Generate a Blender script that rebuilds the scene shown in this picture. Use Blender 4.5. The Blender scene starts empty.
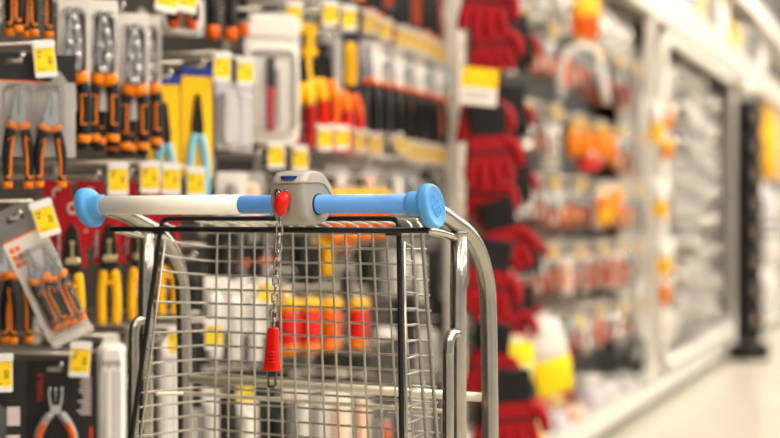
import bpy, math, random
from mathutils import Vector, Matrix
random.seed(7)
PI = math.pi
SC = bpy.context.scene
COL = SC.collection
H = 1.0                     # camera height
F = 1550.0                  # focal length in pixels of the 780 px wide frame
CX, CY = 390.0, 219.0

# ------------------------------------------------------------------ materials
def lin(c):
    c = c / 255.0
    return c / 12.92 if c <= 0.04045 else ((c + 0.055) / 1.055) ** 2.4
MATS = {}
def mat(name, rgb, rough=0.45, metal=0.0, noise=0.0, nscale=40.0, spec=0.28, coat=0.0, bump=0.0):
    if name in MATS: return MATS[name]
    m = bpy.data.materials.new(name); m.use_nodes = True
    nt = m.node_tree; b = nt.nodes['Principled BSDF']
    col = tuple(lin(v) for v in rgb) + (1.0,)
    b.inputs['Base Color'].default_value = col
    b.inputs['Roughness'].default_value = rough
    b.inputs['Metallic'].default_value = metal
    b.inputs['Specular IOR Level'].default_value = spec
    b.inputs['Coat Weight'].default_value = coat
    tc = nt.nodes.new('ShaderNodeTexCoord')
    if noise > 0 or bump > 0:
        n = nt.nodes.new('ShaderNodeTexNoise'); n.inputs['Scale'].default_value = nscale
        n.inputs['Detail'].default_value = 4
        nt.links.new(tc.outputs['Object'], n.inputs['Vector'])
        if noise > 0:
            mx = nt.nodes.new('ShaderNodeMix'); mx.data_type = 'RGBA'
            mx.inputs['A'].default_value = tuple(max(0, v * (1 - noise)) for v in col[:3]) + (1,)
            mx.inputs['B'].default_value = tuple(min(1, v * (1 + noise)) for v in col[:3]) + (1,)
            nt.links.new(n.outputs['Fac'], mx.inputs['Factor'])
            nt.links.new(mx.outputs['Result'], b.inputs['Base Color'])
        if bump > 0:
            bp = nt.nodes.new('ShaderNodeBump'); bp.inputs['Strength'].default_value = bump
            bp.inputs['Distance'].default_value = 0.002
            nt.links.new(n.outputs['Fac'], bp.inputs['Height'])
            nt.links.new(bp.outputs['Normal'], b.inputs['Normal'])
    MATS[name] = m
    return m
def clear_mat(name, rgb=(235, 235, 235), clear=0.72, rough=0.12):
    if name in MATS: return MATS[name]
    m = bpy.data.materials.new(name); m.use_nodes = True
    nt = m.node_tree; b = nt.nodes['Principled BSDF']; out = nt.nodes['Material Output']
    g = nt.nodes.new('ShaderNodeBsdfGlossy'); g.inputs['Roughness'].default_value = rough
    g.inputs['Color'].default_value = (.95, .95, .95, 1)
    b.inputs['Base Color'].default_value = tuple(lin(v) for v in rgb) + (1,)
    t = nt.nodes.new('ShaderNodeBsdfTransparent'); mx = nt.nodes.new('ShaderNodeMixShader'); m2 = nt.nodes.new('ShaderNodeMixShader')
    lw = nt.nodes.new('ShaderNodeFresnel'); lw.inputs['IOR'].default_value = 1.22
    ad = nt.nodes.new('ShaderNodeMath'); ad.operation = 'ADD'; ad.inputs[1].default_value = 0.0
    nt.links.new(lw.outputs[0], ad.inputs[0])
    m2.inputs[0].default_value = clear                       # how much of the film lets light straight through
    nt.links.new(b.outputs[0], m2.inputs[1]); nt.links.new(t.outputs[0], m2.inputs[2])
    nt.links.new(ad.outputs[0], mx.inputs[0]); nt.links.new(m2.outputs[0], mx.inputs[1]); nt.links.new(g.outputs[0], mx.inputs[2])
    nt.links.new(mx.outputs[0], out.inputs['Surface'])
    MATS[name] = m
    return m
def emit_mat(name, rgb, strength):
    m = bpy.data.materials.new(name); m.use_nodes = True
    b = m.node_tree.nodes['Principled BSDF']
    b.inputs['Emission Color'].default_value = tuple(lin(v) for v in rgb) + (1,)
    b.inputs['Emission Strength'].default_value = strength
    b.inputs['Base Color'].default_value = (1, 1, 1, 1)
    MATS[name] = m
    return m

CHROME = mat('chrome', (176, 172, 162), 0.2, 1.0, 0.06, 60)
TUBE = mat('zinc_tube', (160, 157, 149), 0.24, 1.0, 0.14, 35, bump=0.06)
WIRE = mat('zinc_wire', (176, 173, 163), 0.34, 0.85, 0.08, 80)
CREAMBAR = mat('cream_bar', (222, 216, 196), 0.35, 0.5)
STEEL = mat('tool_steel', (178, 178, 178), 0.18, 1.0, 0.1, 50)
DSTEEL = mat('dark_steel', (40, 38, 36), 0.35, 0.5)
BRASS = mat('brass', (200, 182, 140), 0.28, 1.0)
BLACKPL = mat('black_plastic', (20, 20, 21), 0.4)
BLACKRUB = mat('black_rubber', (20, 20, 21), 0.5, spec=.25, bump=0.1, nscale=300)
BLUE = mat('blue_plastic', (88, 160, 224), 0.38, noise=0.05, nscale=20)
BLUEBAR = mat('blue_sleeve', (92, 150, 222), 0.34, noise=0.04, nscale=15)
WHITEBAR = mat('white_sleeve', (253, 248, 238), 0.4, noise=0.02)
LOCKG = mat('lock_casing', (160, 155, 147), 0.25, 0.15, 0.05, 30)
LOCKL = mat('lock_lid', (176, 171, 163), 0.26, 0.12, 0.04, 30)
RED = mat('red_plastic', (212, 22, 8), 0.3)
COIN = mat('coin_blue', (20, 84, 205), 0.35)
ORANGE = mat('orange_grip', (228, 122, 0), 0.42)
DORANGE = mat('deep_orange', (220, 88, 0), 0.42)
YELLOW = mat('yellow_grip', (236, 176, 0), 0.42)
REDCARD = mat('red_card', (170, 6, 20), 0.4)
GLOVERED = mat('glove_red', (150, 0, 14), 0.75, noise=0.2, nscale=60, bump=0.3)
GLOVEBLK = mat('glove_black', (22, 20, 22), 0.8, noise=0.2, nscale=60)
CARDW = mat('card_white', (218, 212, 205), 0.4, noise=0.03)
CARDG = mat('card_grey', (160, 156, 153), 0.4, noise=0.05)
CARDK = mat('card_black', (30, 28, 27), 0.38, spec=.3, noise=0.1, nscale=25)
CARDY = mat('card_yellow', (244, 190, 8), 0.4)
CARDB = mat('card_blue', (40, 62, 140), 0.4)
GREYST = mat('grey_sticker', (140, 138, 136), 0.4)
PALEBLUE = mat('pale_blue_grip', (128, 186, 208), 0.42)
LILAC = mat('lilac_wrap', (190, 184, 192), 0.3)
PINKRED = mat('crimson_grip', (196, 0, 40), 0.4)
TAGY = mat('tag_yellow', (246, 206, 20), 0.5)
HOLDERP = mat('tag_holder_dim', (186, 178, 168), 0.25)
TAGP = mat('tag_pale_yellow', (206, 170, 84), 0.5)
INK = mat('print_ink', (128, 104, 20), 0.5)
INKO = mat('print_orange', (232, 110, 44), 0.5)
INKW = mat('print_white', (204, 190, 188), 0.5)
INKR = mat('print_red', (214, 64, 36), 0.5)
HOLDER = mat('tag_holder', (226, 222, 218), 0.22)
ROD = mat('hook_rod', (200, 192, 180), 0.3, 0.7)
BALL = mat('hook_tip', (225, 222, 216), 0.12, 1.0)
BLISTER = clear_mat('clear_blister', clear=0.96, rough=.08)
BLISTER2 = clear_mat('milky_blister', (238, 236, 232), clear=0.6)
POSTW = mat('post_white', (222, 216, 204), 0.4, noise=0.03)
FASCIA = mat('fascia_cream', (196, 188, 174), 0.4, noise=0.03)
PEG_ = mat('pegboard', (92, 86, 78), 0.5)
SHELFW = mat('shelf_white', (206, 203, 196), 0.35)
KICK = mat('kick_grey', (120, 116, 106), 0.5)
NAVY = mat('navy_plastic', (42, 46, 84), 0.4)
RUST = mat('rust_orange', (186, 78, 26), 0.45)
PEACH = mat('peach', (236, 190, 160), 0.45)
TAN = mat('tan_board', (206, 172, 110), 0.5)
LIME = mat('bag_yellow', (246, 214, 6), 0.3)
BOXB = mat('box_sky_blue', (70, 130, 196), 0.45)
CHAINM = mat('hardware_steel', (205, 200, 192), 0.16, 1.0, 0.1, 30)
MGREY = mat('mesh_grey', (104, 100, 96), 0.45)

# ------------------------------------------------------------------ mesh kit
def rrect(w, h, r, n=4, cx=0.0, cz=0.0):
    pts = []
    r = min(r, w / 2 - 1e-5, h / 2 - 1e-5)
    for (sx, sz, a0) in ((1, 1, 0), (-1, 1, 90), (-1, -1, 180), (1, -1, 270)):
        for k in range(n + 1):
            a = math.radians(a0 + 90.0 * k / n)
            pts.append((cx + sx * (w / 2 - r) + r * math.cos(a), cz + sz * (h / 2 - r) + r * math.sin(a)))
    return pts
def spline(pts, n=6, closed=False):
    P = [Vector(p) for p in pts]; out = []
    L = len(P); rng = range(L if closed else L - 1)
    for i in rng:
        if closed: p0, p1, p2, p3 = P[(i - 1) % L], P[i], P[(i + 1) % L], P[(i + 2) % L]
        else:
            p1, p2 = P[i], P[i + 1]
            p0 = P[i - 1] if i > 0 else p1 * 2 - p2
            p3 = P[i + 2] if i + 2 < L else p2 * 2 - p1
        for k in range(n):
            t = k / n
            out.append(0.5 * ((2 * p1) + (-p0 + p2) * t + (2 * p0 - 5 * p1 + 4 * p2 - p3) * t * t + (-p0 + 3 * p1 - 3 * p2 + p3) * t ** 3))
    if not closed: out.append(P[-1])
    return out
class MB:
    def __init__(s): s.v = []; s.f = []; s.sm = []; s.mi = []; s.mats = []; s.cur = 0
    def use(s, m):
        if m not in s.mats: s.mats.append(m)
        s.cur = s.mats.index(m); return s
    def face(s, idx, smooth=False): s.f.append(tuple(idx)); s.sm.append(smooth); s.mi.append(s.cur)
    def box(s, x0, x1, y0, y1, z0, z1):
        b = len(s.v)
        s.v += [Vector((x, y, z)) for x in (x0, x1) for y in (y0, y1) for z in (z0, z1)]
        for f in ((0, 1, 3, 2), (4, 6, 7, 5), (0, 4, 5, 1), (2, 3, 7, 6), (0, 2, 6, 4), (1, 5, 7, 3)):
            s.face([b + i for i in f])
        return s
    def prism(s, pts, y0, y1, bev=0.0):
        """outline in local x,z (counter-clockwise seen from -y), extruded in y; bev rounds the front edge"""
        n = len(pts); b = len(s.v)
        if bev > 0:
            cx = sum(p[0] for p in pts) / n; cz = sum(p[1] for p in pts) / n
            ex = max(abs(p[0] - cx) for p in pts); ez = max(abs(p[1] - cz) for p in pts)
            kx, kz = 1 - bev / ex, 1 - bev / ez
            inn = [(cx + (p[0] - cx) * kx, cz + (p[1] - cz) * kz) for p in pts]
            rings = [(inn, y0), (pts, y0 + bev), (pts, y1)]
        else: rings = [(pts, y0), (pts, y1)]
        for ring, y in rings: s.v += [Vector((p[0], y, p[1])) for p in ring]
        for k in range(len(rings) - 1):
            for i in range(n):
                j = (i + 1) % n
                s.face((b + k * n + i, b + (k + 1) * n + i, b + (k + 1) * n + j, b + k * n + j), bev > 0)
        s.face([b + i for i in range(n)])
        s.face([b + (len(rings) - 1) * n + i for i in reversed(range(n))])
        return s
    def tube(s, path, r, seg=8, closed=False, caps=True, flat=1.0):
        P = [Vector(p) for p in path]; n = len(P)
        R = r if isinstance(r, (list, tuple)) else [r] * n
        T = []
        for i in range(n):
            if closed: t = P[(i + 1) % n] - P[(i - 1) % n]
            else: t = P[min(i + 1, n - 1)] - P[max(i - 1, 0)]
            T.append(t.normalized() if t.length > 1e-9 else Vector((0, 0, 1)))
        up = Vector((0, 1, 0)) if abs(T[0].y) < 0.9 else Vector((1, 0, 0))
        nrm = (up - T[0] * up.dot(T[0])).normalized()
        b = len(s.v)
        for i in range(n):
            nrm = (nrm - T[i] * nrm.dot(T[i]))
            nrm = nrm.normalized() if nrm.length > 1e-6 else T[i].orthogonal().normalized()
            bi = T[i].cross(nrm)
            for k in range(seg):
                a = 2 * PI * k / seg
                s.v.append(P[i] + (nrm * math.cos(a) * flat + bi * math.sin(a)) * R[i])
        m = n if closed else n - 1
        for i in range(m):
            j = (i + 1) % n
            for k in range(seg):
                l = (k + 1) % seg
                s.face((b + i * seg + k, b + i * seg + l, b + j * seg + l, b + j * seg + k), True)
        if caps and not closed:
            s.face([b + k for k in reversed(range(seg))])
            s.face([b + (n - 1) * seg + k for k in range(seg)])
        return s
    def ball(s, c, r, seg=10, rings=6, sc=(1, 1, 1)):
        c = Vector(c); b = len(s.v)
        for i in range(1, rings):
            th = PI * i / rings
            for k in range(seg):
                a = 2 * PI * k / seg
                s.v.append(c + Vector((r * sc[0] * math.sin(th) * math.cos(a), r * sc[1] * math.sin(th) * math.sin(a), r * sc[2] * math.cos(th))))
        top = len(s.v); s.v.append(c + Vector((0, 0, r * sc[2]))); s.v.append(c - Vector((0, 0, r * sc[2])))
        for i in range(rings - 2):
            for k in range(seg):
                l = (k + 1) % seg
                s.face((b + i * seg + k, b + (i + 1) * seg + k, b + (i + 1) * seg + l, b + i * seg + l), True)
        for k in range(seg):
            l = (k + 1) % seg
            s.face((top, b + k, b + l), True)
            s.face((top + 1, b + (rings - 2) * seg + l, b + (rings - 2) * seg + k), True)
        return s
    def loft(s, rings, smooth=True, caps=True):
        n = len(rings[0]); b = len(s.v)
        for r in rings: s.v += [Vector(p) for p in r]
        for i in range(len(rings) - 1):
            for k in range(n):
                l = (k + 1) % n
                s.face((b + i * n + k, b + i * n + l, b + (i + 1) * n + l, b + (i + 1) * n + k), smooth)
        if caps:
            s.face([b + k for k in reversed(range(n))]); s.face([b + (len(rings) - 1) * n + k for k in range(n)])
        return s
    def mesh(s, name, m=None):
        me = bpy.data.meshes.new(name)
        me.from_pydata([tuple(v) for v in s.v], [], s.f)
        if s.mats:
            for x in s.mats: me.materials.append(x)
            me.polygons.foreach_set('material_index', s.mi)
        elif m: me.materials.append(m)
        me.polygons.foreach_set('use_smooth', s.sm)
        me.update()
        import bmesh
        bm = bmesh.new(); bm.from_mesh(me); bmesh.ops.recalc_face_normals(bm, faces=bm.faces); bm.to_mesh(me); bm.free()
        return me
def text_mesh(txt, size, m, depth=0.0004, mx=None):
    cu = bpy.data.curves.new('lettering', 'FONT'); cu.body = txt; cu.size = size; cu.extrude = depth
    cu.space_character = 1.35; cu.align_x = 'CENTER'; cu.align_y = 'CENTER'
    o = bpy.data.objects.new('lettering_tmp', cu); COL.objects.link(o)
    bpy.context.view_layer.update()
    me = bpy.data.meshes.new_from_object(o.evaluated_get(bpy.context.evaluated_depsgraph_get()))
    bpy.data.objects.remove(o); bpy.data.curves.remove(cu)
    me.transform(Matrix.Rotation(PI / 2, 4, 'X'))          # letters stand in local x,z facing -y
    if mx: me.transform(mx)
    me.materials.clear(); me.materials.append(m)
    return me

# ------------------------------------------------------------------ scene kit
def link(name, me, parent=None):
    o = bpy.data.objects.new(name, me); COL.objects.link(o)
    if parent: o.parent = parent
    return o
def tag(o, label, cat, group=None):
    o['label'] = label; o['category'] = cat
    if group: o['group'] = group
    return o
def structure(name, me):
    o = link(name, me); o['kind'] = 'structure'; return o
PROTO = {}
def proto(key, fn):
    if key not in PROTO: PROTO[key] = fn()
    return PROTO[key]
def place(name, label, cat, parts, loc, rotz=0.0, roll=0.0, scale=1.0, group=None):
    """parts: list of (part_name, mesh, parent_index or None[, label]); copies share the mesh data"""
    if len(parts) == 1: root = link(name, parts[0][1])
    else:
        root = bpy.data.objects.new(name, None); COL.objects.link(root); root.empty_display_size = 0.02
        made = []
        for p in parts:
            o = link(p[0], p[1], root if p[2] is None else made[p[2]])
            if len(p) > 3 and p[3]: o['label'] = p[3]
            made.append(o)
    root.location = loc; root.rotation_euler = (0, roll, rotz); root.scale = (scale,) * 3
    return tag(root, label, cat, group)

# the shelf wall runs along E, the aisle is on its N side
WA = math.atan(0.352)
E = Vector((math.sin(WA), math.cos(WA), 0)); N = Vector((math.cos(WA), -math.sin(WA), 0))
P0 = Vector((-1.482, 0, 0))
RZW = math.atan2(E.y, E.x)                 # local x along the wall, local -y into the aisle
def W(s, d, z): return P0 + E * s + N * d + Vector((0, 0, z))
def s_of(px, d=0.0):
    u = (px - CX) / F
    return (P0.x + N.x * d - u * N.y * d) / (u * E.y - E.x)
def at(px, py, d=0.0):
    p = W(s_of(px, d), d, 0); p.z = H - (py - CY) / F * p.y
    return p
def mpp(px, d=0.0): return W(s_of(px, d), d, 0).y / F       # metres per photo pixel at that place on the shelf
R = math.radians
ORD = ['first', 'second', 'third', 'fourth', 'fifth', 'sixth', 'seventh', 'eighth', 'ninth', 'tenth', 'eleventh', 'twelfth',
       'thirteenth', 'fourteenth', 'fifteenth', 'sixteenth', 'seventeenth', 'eighteenth', 'nineteenth', 'twentieth',
       'twenty-first', 'twenty-second', 'twenty-third', 'twenty-fourth', 'twenty-fifth', 'twenty-sixth']

# ================================================================== the setting
def build_setting():
    structure('floor', MB().box(-6, 10, -3, 32, -0.05, 0.0).mesh('floor', floor_mat()))
    w = MB().box(-3.0, 30, 0.0, 0.04, 0.0, 3.4)
    o = structure('wall_left', w.mesh('wall_left', peg_mat()))
    o.location = W(0, -0.36, 0); o.rotation_euler = (0, 0, RZW)
    structure('ceiling', MB().box(-6, 10, -3, 32, 4.3, 4.35).mesh('ceiling', mat('ceiling_white', (226, 224, 218), 0.7)))
def floor_mat():
    m = mat('floor_vinyl', (196, 189, 174), 0.28, noise=0.03, nscale=1.5)
    return m
def peg_mat():
    m = mat('pegboard_panel', (84, 78, 70), 0.5); nt = m.node_tree; b = nt.nodes['Principled BSDF']
    tc = [n for n in nt.nodes if n.type == 'TEX_COORD'][0]
    mp = nt.nodes.new('ShaderNodeMapping'); mp.inputs['Scale'].default_value = (40, 0.01, 40)
    v = nt.nodes.new('ShaderNodeTexVoronoi'); v.inputs['Randomness'].default_value = 0.0; v.inputs['Scale'].default_value = 1.0
    rp = nt.nodes.new('ShaderNodeValToRGB')
    rp.color_ramp.elements[0].position = 0.14; rp.color_ramp.elements[0].color = (0.01, 0.01, 0.01, 1)
    rp.color_ramp.elements[1].position = 0.18; rp.color_ramp.elements[1].color = (lin(44), lin(40), lin(36), 1)
    nt.links.new(tc.outputs['Object'], mp.inputs['Vector']); nt.links.new(mp.outputs[0], v.inputs['Vector'])
    nt.links.new(v.outputs['Distance'], rp.inputs['Fac']); nt.links.new(rp.outputs['Color'], b.inputs['Base Color'])
    return m
build_setting()

# ------------------------------------------------------------------ shelving fixtures
def wallthing(name, label, cat, parts, s=0.0, group=None):
    return place(name, label, cat, parts, W(s, 0, 0), RZW, group=group)
def yb(d): return -d          # local y of a point d metres out from the shelf front
wallthing('base_shelf', 'long white base shelf standing on the cream floor under the hung goods', 'shelf', [
    ('deck', MB().box(-1.5, 28, 0.0, 0.34, 0.10, 0.14).mesh('deck', SHELFW), None),
    ('front_lip', MB().prism(rrect(29.5, 0.085, 0.004, 2, 13.25, 0.105), -0.012, 0.0).mesh('front_lip', SHELFW), None),
    ('kick_plate', MB().box(-1.5, 28, 0.03, 0.05, 0.0, 0.10).mesh('kick_plate', KICK), None, 'dark grey kick plate')])
def post_parts():
    m = MB().prism(rrect(0.062, 1.92, 0.006, 2, 0, 1.10), -0.02, 0.025)
    c = MB()
    for k in range(34): c.box(-0.006, 0.006, -0.0215, -0.0195, 0.22 + k * 0.054, 0.25 + k * 0.054)
    return [('upright', m.mesh('upright', POSTW), None), ('slots', c.mesh('slots', KICK), None, 'grey slots')]
S1, S2 = s_of(456), s_of(651)
wallthing('shelf_post', 'cream white shelf post beside the red gloves, nearer the trolley', 'post', post_parts(), S1, 'cream shelf posts')
wallthing('shelf_post', 'cream white shelf post between orange goods and grey hardware, with yellow packs', 'post', post_parts(), S2, 'cream shelf posts')
wallthing('fascia_board', 'long cream fascia board running along the top of the shelving', 'board', [
    ('board', MB().prism(rrect(29.5, 0.2, 0.006, 2, 13.25, 2.16), -0.02, 0.02).mesh('board', FASCIA), None),
    ('top_deck', MB().box(-1.5, 28, 0.02, 0.34, 2.22, 2.25).mesh('top_deck', FASCIA), None)])
wallthing('upper_shelf_beam', 'white beam edging the overhead stock shelf above the fascia', 'beam', [
    ('beam', MB().prism(rrect(29.5, 0.13, 0.006, 2, 13.25, 2.72), -0.02, 0.03).mesh('beam', SHELFW), None),
    ('deck', MB().box(-1.5, 28, 0.03, 0.34, 2.66, 2.70).mesh('deck', SHELFW), None)])
def arch_parts():
    a, b = s_of(662) - s_of(662), s_of(733) - s_of(662)
    fr = rrect(b - a, 1.80, 0.16, 8, (a + b) / 2, 1.10)
    return [('frame', MB().tube([(p[0], 0, p[1]) for p in fr], 0.030, 8, closed=True).mesh('frame', POSTW), None), ('foot', MB().box(a + .5, a + .56, -.01, .03, .1485, .175).mesh('foot', POSTW), 0),
            ('back_panel', MB().prism(rrect(b - a, 1.80, 0.16, 6, (a + b) / 2, 1.10), .23, .24).mesh('back_panel', mat('panel_grey', (148, 143, 136), .5)), None, 'grey back panel')]
wallthing('display_frame', 'white round-cornered frame surrounding the wall of grey hardware packs', 'frame', arch_parts(), s_of(662))

# ================================================================== goods: builders
def hook_parts(L=0.30):
    """double hook: upper rod carries the tag, lower prong the goods; origin at the tag end"""
    r = MB().tube([(0, 0, 0), (0, L, 0)], 0.0026, 8)
    lo = MB().tube(spline([(0, L, -0.028), (0, 0.05, -0.028), (0, 0.034, -0.027), (0, 0.026, -0.020)], 4), 0.003, 8)
    t = MB().ball((0, 0.0255, -0.0185), 0.0052, 10, 6)
    br = MB().box(-0.012, 0.012, L - 0.004, L, -0.04, 0.012)
    return [('tag_rod', r.mesh('tag_rod', ROD), None), ('prong', lo.mesh('prong', ROD), None), ('tip', t.mesh('tip', BALL), 1), ('back_plate', br.mesh('back_plate', ROD), None)]
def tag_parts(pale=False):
    h = MB().prism(rrect(0.036, 0.058, 0.004, 3, 0, -0.027), -0.0012, 0.0012)
    cl = MB().prism(rrect(0.038, 0.013, 0.004, 3, 0, -0.002), -0.0045, 0.003)
    bt = MB().prism(rrect(0.036, 0.009, 0.003, 3, 0, -0.0525), -0.0035, 0.0015)
    y = MB().prism(rrect(0.0325, 0.040, 0.001, 1, 0, -0.0285), -0.0022, -0.0012)
    k = MB()
    for (x0, x1, z0, z1) in ((-.013, -.004, -.017, -.014), (-.013, -.006, -.024, -.021), (-.013, .002, -.044, -.0425), (.005, .007, -.036, -.022), (.009, .011, -.036, -.022)):
        k.box(x0, x1, -0.0026, -0.0021, z0, z1)
    return [('holder', h.mesh('holder', HOLDERP if pale else HOLDER), None), ('clip', cl.mesh('clip', HOLDERP if pale else HOLDER), 0), ('bottom_rail', bt.mesh('bottom_rail', HOLDERP if pale else HOLDER), 0),
            ('price_label', y.mesh('price_label', TAGP if pale else TAGY), None, 'yellow paper label'), ('print', k.mesh('print', INK), 3)]
def put_hook(px, py, d=0.0, label='', group='double hooks holding goods', name='peg_hook'):
    return place(name, label, 'hook', proto('hook', hook_parts), at(px, py, d), RZW, group=group)
def put_tag(px, py, label, d=0.005, rot=42, roll=0, pale=False, group='yellow price tags', scale=1.0):
    return place('price_tag', label, 'price tag', proto(('tag', pale), lambda: tag_parts(pale)), at(px, py, d), R(rot), R(roll), scale, group)

def grip_path(sx, L, bow=0.021):
    return spline([(sx * 0.007, 0, -0.36 * L), (sx * 0.0125, 0, -0.44 * L), (sx * (bow * .9), 0, -0.60 * L), (sx * bow, 0, -0.78 * L), (sx * bow * .93, 0, -1.0 * L)], 5)
def pliers_bits(L=0.165, c1=BLACKRUB, c2=ORANGE, steel=STEEL, nose=1.0, bow=0.021, zt=0.0, x=0.0, y=0.0, base=None, stripe=True):
    """returns part tuples for a pair of pliers, jaws up"""
    off = Matrix.Translation((x, y, zt))
    def fin(mb, n, m):
        me = mb.mesh(n, m); me.transform(off); return me
    jw = MB()
    for sx in (-1, 1):
        pts = [(sx * .0008, -.0), (sx * .0035 * nose, -.0), (sx * .010 * nose, -.17 * L), (sx * .0135, -.27 * L), (sx * .0125, -.36 * L), (sx * .0008, -.38 * L)]
        if sx > 0: pts = pts[::-1]
        jw.prism(pts, -0.004, 0.004, 0.0008)
    jw.tube([(0, -0.0065, -.315 * L), (0, 0.0065, -.315 * L)], 0.0065, 12)
    parts = [('jaws', fin(jw, 'jaws', steel), base, 'steel jaws')]
    for sx in (-1, 1):
        p = grip_path(sx, L, bow)
        n = len(p)
        rad = [0.0060 + 0.0026 * math.sin(PI * min(1, i / (n - 1) * 1.1)) for i in range(n)]
        parts.append(('handle', fin(MB().tube(p, rad, 10, flat=0.9), 'handle', c1), base, None))
        hi = len(parts) - 1
        t = MB().tube([q + Vector((0, -0.0005, 0)) for q in p[0:5]], [0.0084, 0.0102, 0.0108, 0.0102, 0.0086], 10)
        parts.append(('grip_collar', fin(t, 'grip_collar', c2), hi, None))
        if not stripe: continue
        t = MB(); k0, k1 = 7, n - 3
        t.tube([p[-2] * .7 + p[-3] * .3, p[-2], p[-1], p[-1] + (p[-1] - p[-2]) * .1], [0.0078, 0.0086, 0.0082, 0.006], 10)
        loop = [q + Vector((-sx * 0.0046, -0.0052, 0)) for q in p[k0:k1]] + [p[k1] + Vector((0, -.0062, 0)), p[k1] + Vector((sx * .0042, -.005, .004))]
        loop = [p[k0] + Vector((sx * .003, -.0058, -.006))] + loop
        t.tube(loop, 0.0021, 6)
        parts.append(('grip_stripe', fin(t, 'grip_stripe', c2), hi, None))
    return parts
def slot_card(mb, w, z1, z0, zslot, y0=0.0, y1=0.0012, sw=0.03, sh=0.011, sx=0.0):
    """a card plate with a real hang slot"""
    mb.box(-w / 2, sx - sw / 2, y0, y1, z0, z1); mb.box(sx + sw / 2, w / 2, y0, y1, z0, z1)
    mb.box(sx - sw / 2, sx + sw / 2, y0, y1, zslot + sh / 2, z1); mb.box(sx - sw / 2, sx + sw / 2, y0, y1, z0, zslot - sh / 2)
def blister_shape(w, h, cz, dep):
    return MB().prism(rrect(w, h, min(w, h) * .28, 5, 0, cz), -dep, -0.0002, min(w, h) * .14)

def pliers_card():
    """two pliers on one grey card with black header"""
    c = MB(); slot_card(c, 0.165, 0.010, -0.036, -0.004, sx=-.022)
    c2 = MB().box(-0.0825, 0.0825, 0, 0.0012, -0.162, -0.036)
    ln = MB().box(-0.0825, 0.03, -0.0004, 0, -0.038, -0.0355)
    st = MB().prism([(0.054, -0.016), (0.040, -0.034), (0.054, -0.052), (0.068, -0.034)][::1], -0.0006, -0.0001)
    parts = [('header', c.mesh('header', CARDK), None, 'black header strip'), ('card', c2.mesh('card', CARDG), None, 'pale grey card'),
             ('edge_line', ln.mesh('edge_line', INKO), 0), ('sticker', st.mesh('sticker', GREYST), 1, 'grey diamond sticker')]
    return parts
def add_pliers(parts, **k):
    b = pliers_bits(**k); o = len(parts)
    for p in b: parts.append((p[0], p[1], None if p[2] is None else p[2] + o, p[3]))
    return parts
def single_card(w=0.062, h=0.19, card=CARDW, header=None, tool=None, blister=True, hh=0.022, bw=None, bm=None, slot=True):
    c = MB().prism(rrect(w, h - hh, 0.004, 2, 0, -hh - (h - hh) / 2 + 0.008), 0, 0.0012)
    hd = MB(); slot_card(hd, w, 0.008, -hh + 0.008, -0.002, sw=w * .4, sh=0.008)
    parts = [('card', c.mesh('card', card), None), ('header', hd.mesh('header', header or card), None)]
    if tool: add_pliers(parts, **tool)
    if blister:
        bl = MB().prism(rrect((bw or w * .8), (h - hh) * .62, 0.012, 4, 0, -hh - (h - hh) * .36), -0.024, -0.0002, 0.006)
        parts.append(('blister', bl.mesh('blister', bm or BLISTER), None, 'clear plastic blister'))
    return parts

def hang_on(px, py, d, rot, sx=0.0):
    """root of a slotted card hung on the prong of the hook whose tag end shows at px,py"""
    q = at(px, py, 0) - N * d
    q.z -= .0245
    return q - Vector((math.cos(R(rot)), math.sin(R(rot)), 0)) * sx
# ================================================================== left bay, hand placed
hk = 'double hooks of the tool bay'
tg = 'yellow price tags of the tool bay'
RG = 30     # how far the hung packs have turned on their hooks, degrees off the photo plane

# --- pliers card under the top tag
put_hook(36, 43, 0, 'double hook carrying the card of two orange pliers')
put_tag(43, 43, 'yellow price tag above the card holding two orange pliers', rot=22, roll=-6)
pc = pliers_card()
add_pliers(pc, L=0.168, x=-0.018, y=-0.011, zt=-0.046, nose=1.0, bow=.0185)
add_pliers(pc, L=0.160, x=0.036, y=-0.011, zt=-0.052, nose=.8, bow=.0205)
for bx in (-0.018, 0.036):
    bl = MB().prism(rrect(0.046, 0.085, 0.014, 5, bx, -0.085), -0.022, -0.0002, 0.007)
    pc.append(('blister', bl.mesh('blister', BLISTER), 1, 'clear plastic blister'))
p = at(36, 43, -0.042); p.z -= 0.0240
place('pliers_card', 'grey card with black header holding two orange and black pliers', 'tool pack', pc, hang_on(36, 43, .042, 28, -.022), R(28))

# --- black and orange handles in the top corner
def loose_pliers(c2=ORANGE, L=.19, steel=STEEL):
    return lambda: pliers_bits(L=L, c2=c2, steel=steel)
for i, (px, yb_) in enumerate(((6, 32), (22, 36), (37, 38))):
    q = at(px, yb_, -0.05 + 0.0 * i); L = .19
    place('pliers', 'black and orange pliers over the top price tag, %s from the picture edge' % ORD[i], 'pliers',
          proto('plA', loose_pliers()), q + Vector((0, 0, L)), R(12), scale=1.0, group='pliers hanging in the top corner')
put_hook(24, -92, 0.0, 'double hook carrying the pliers in the top corner')

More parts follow.
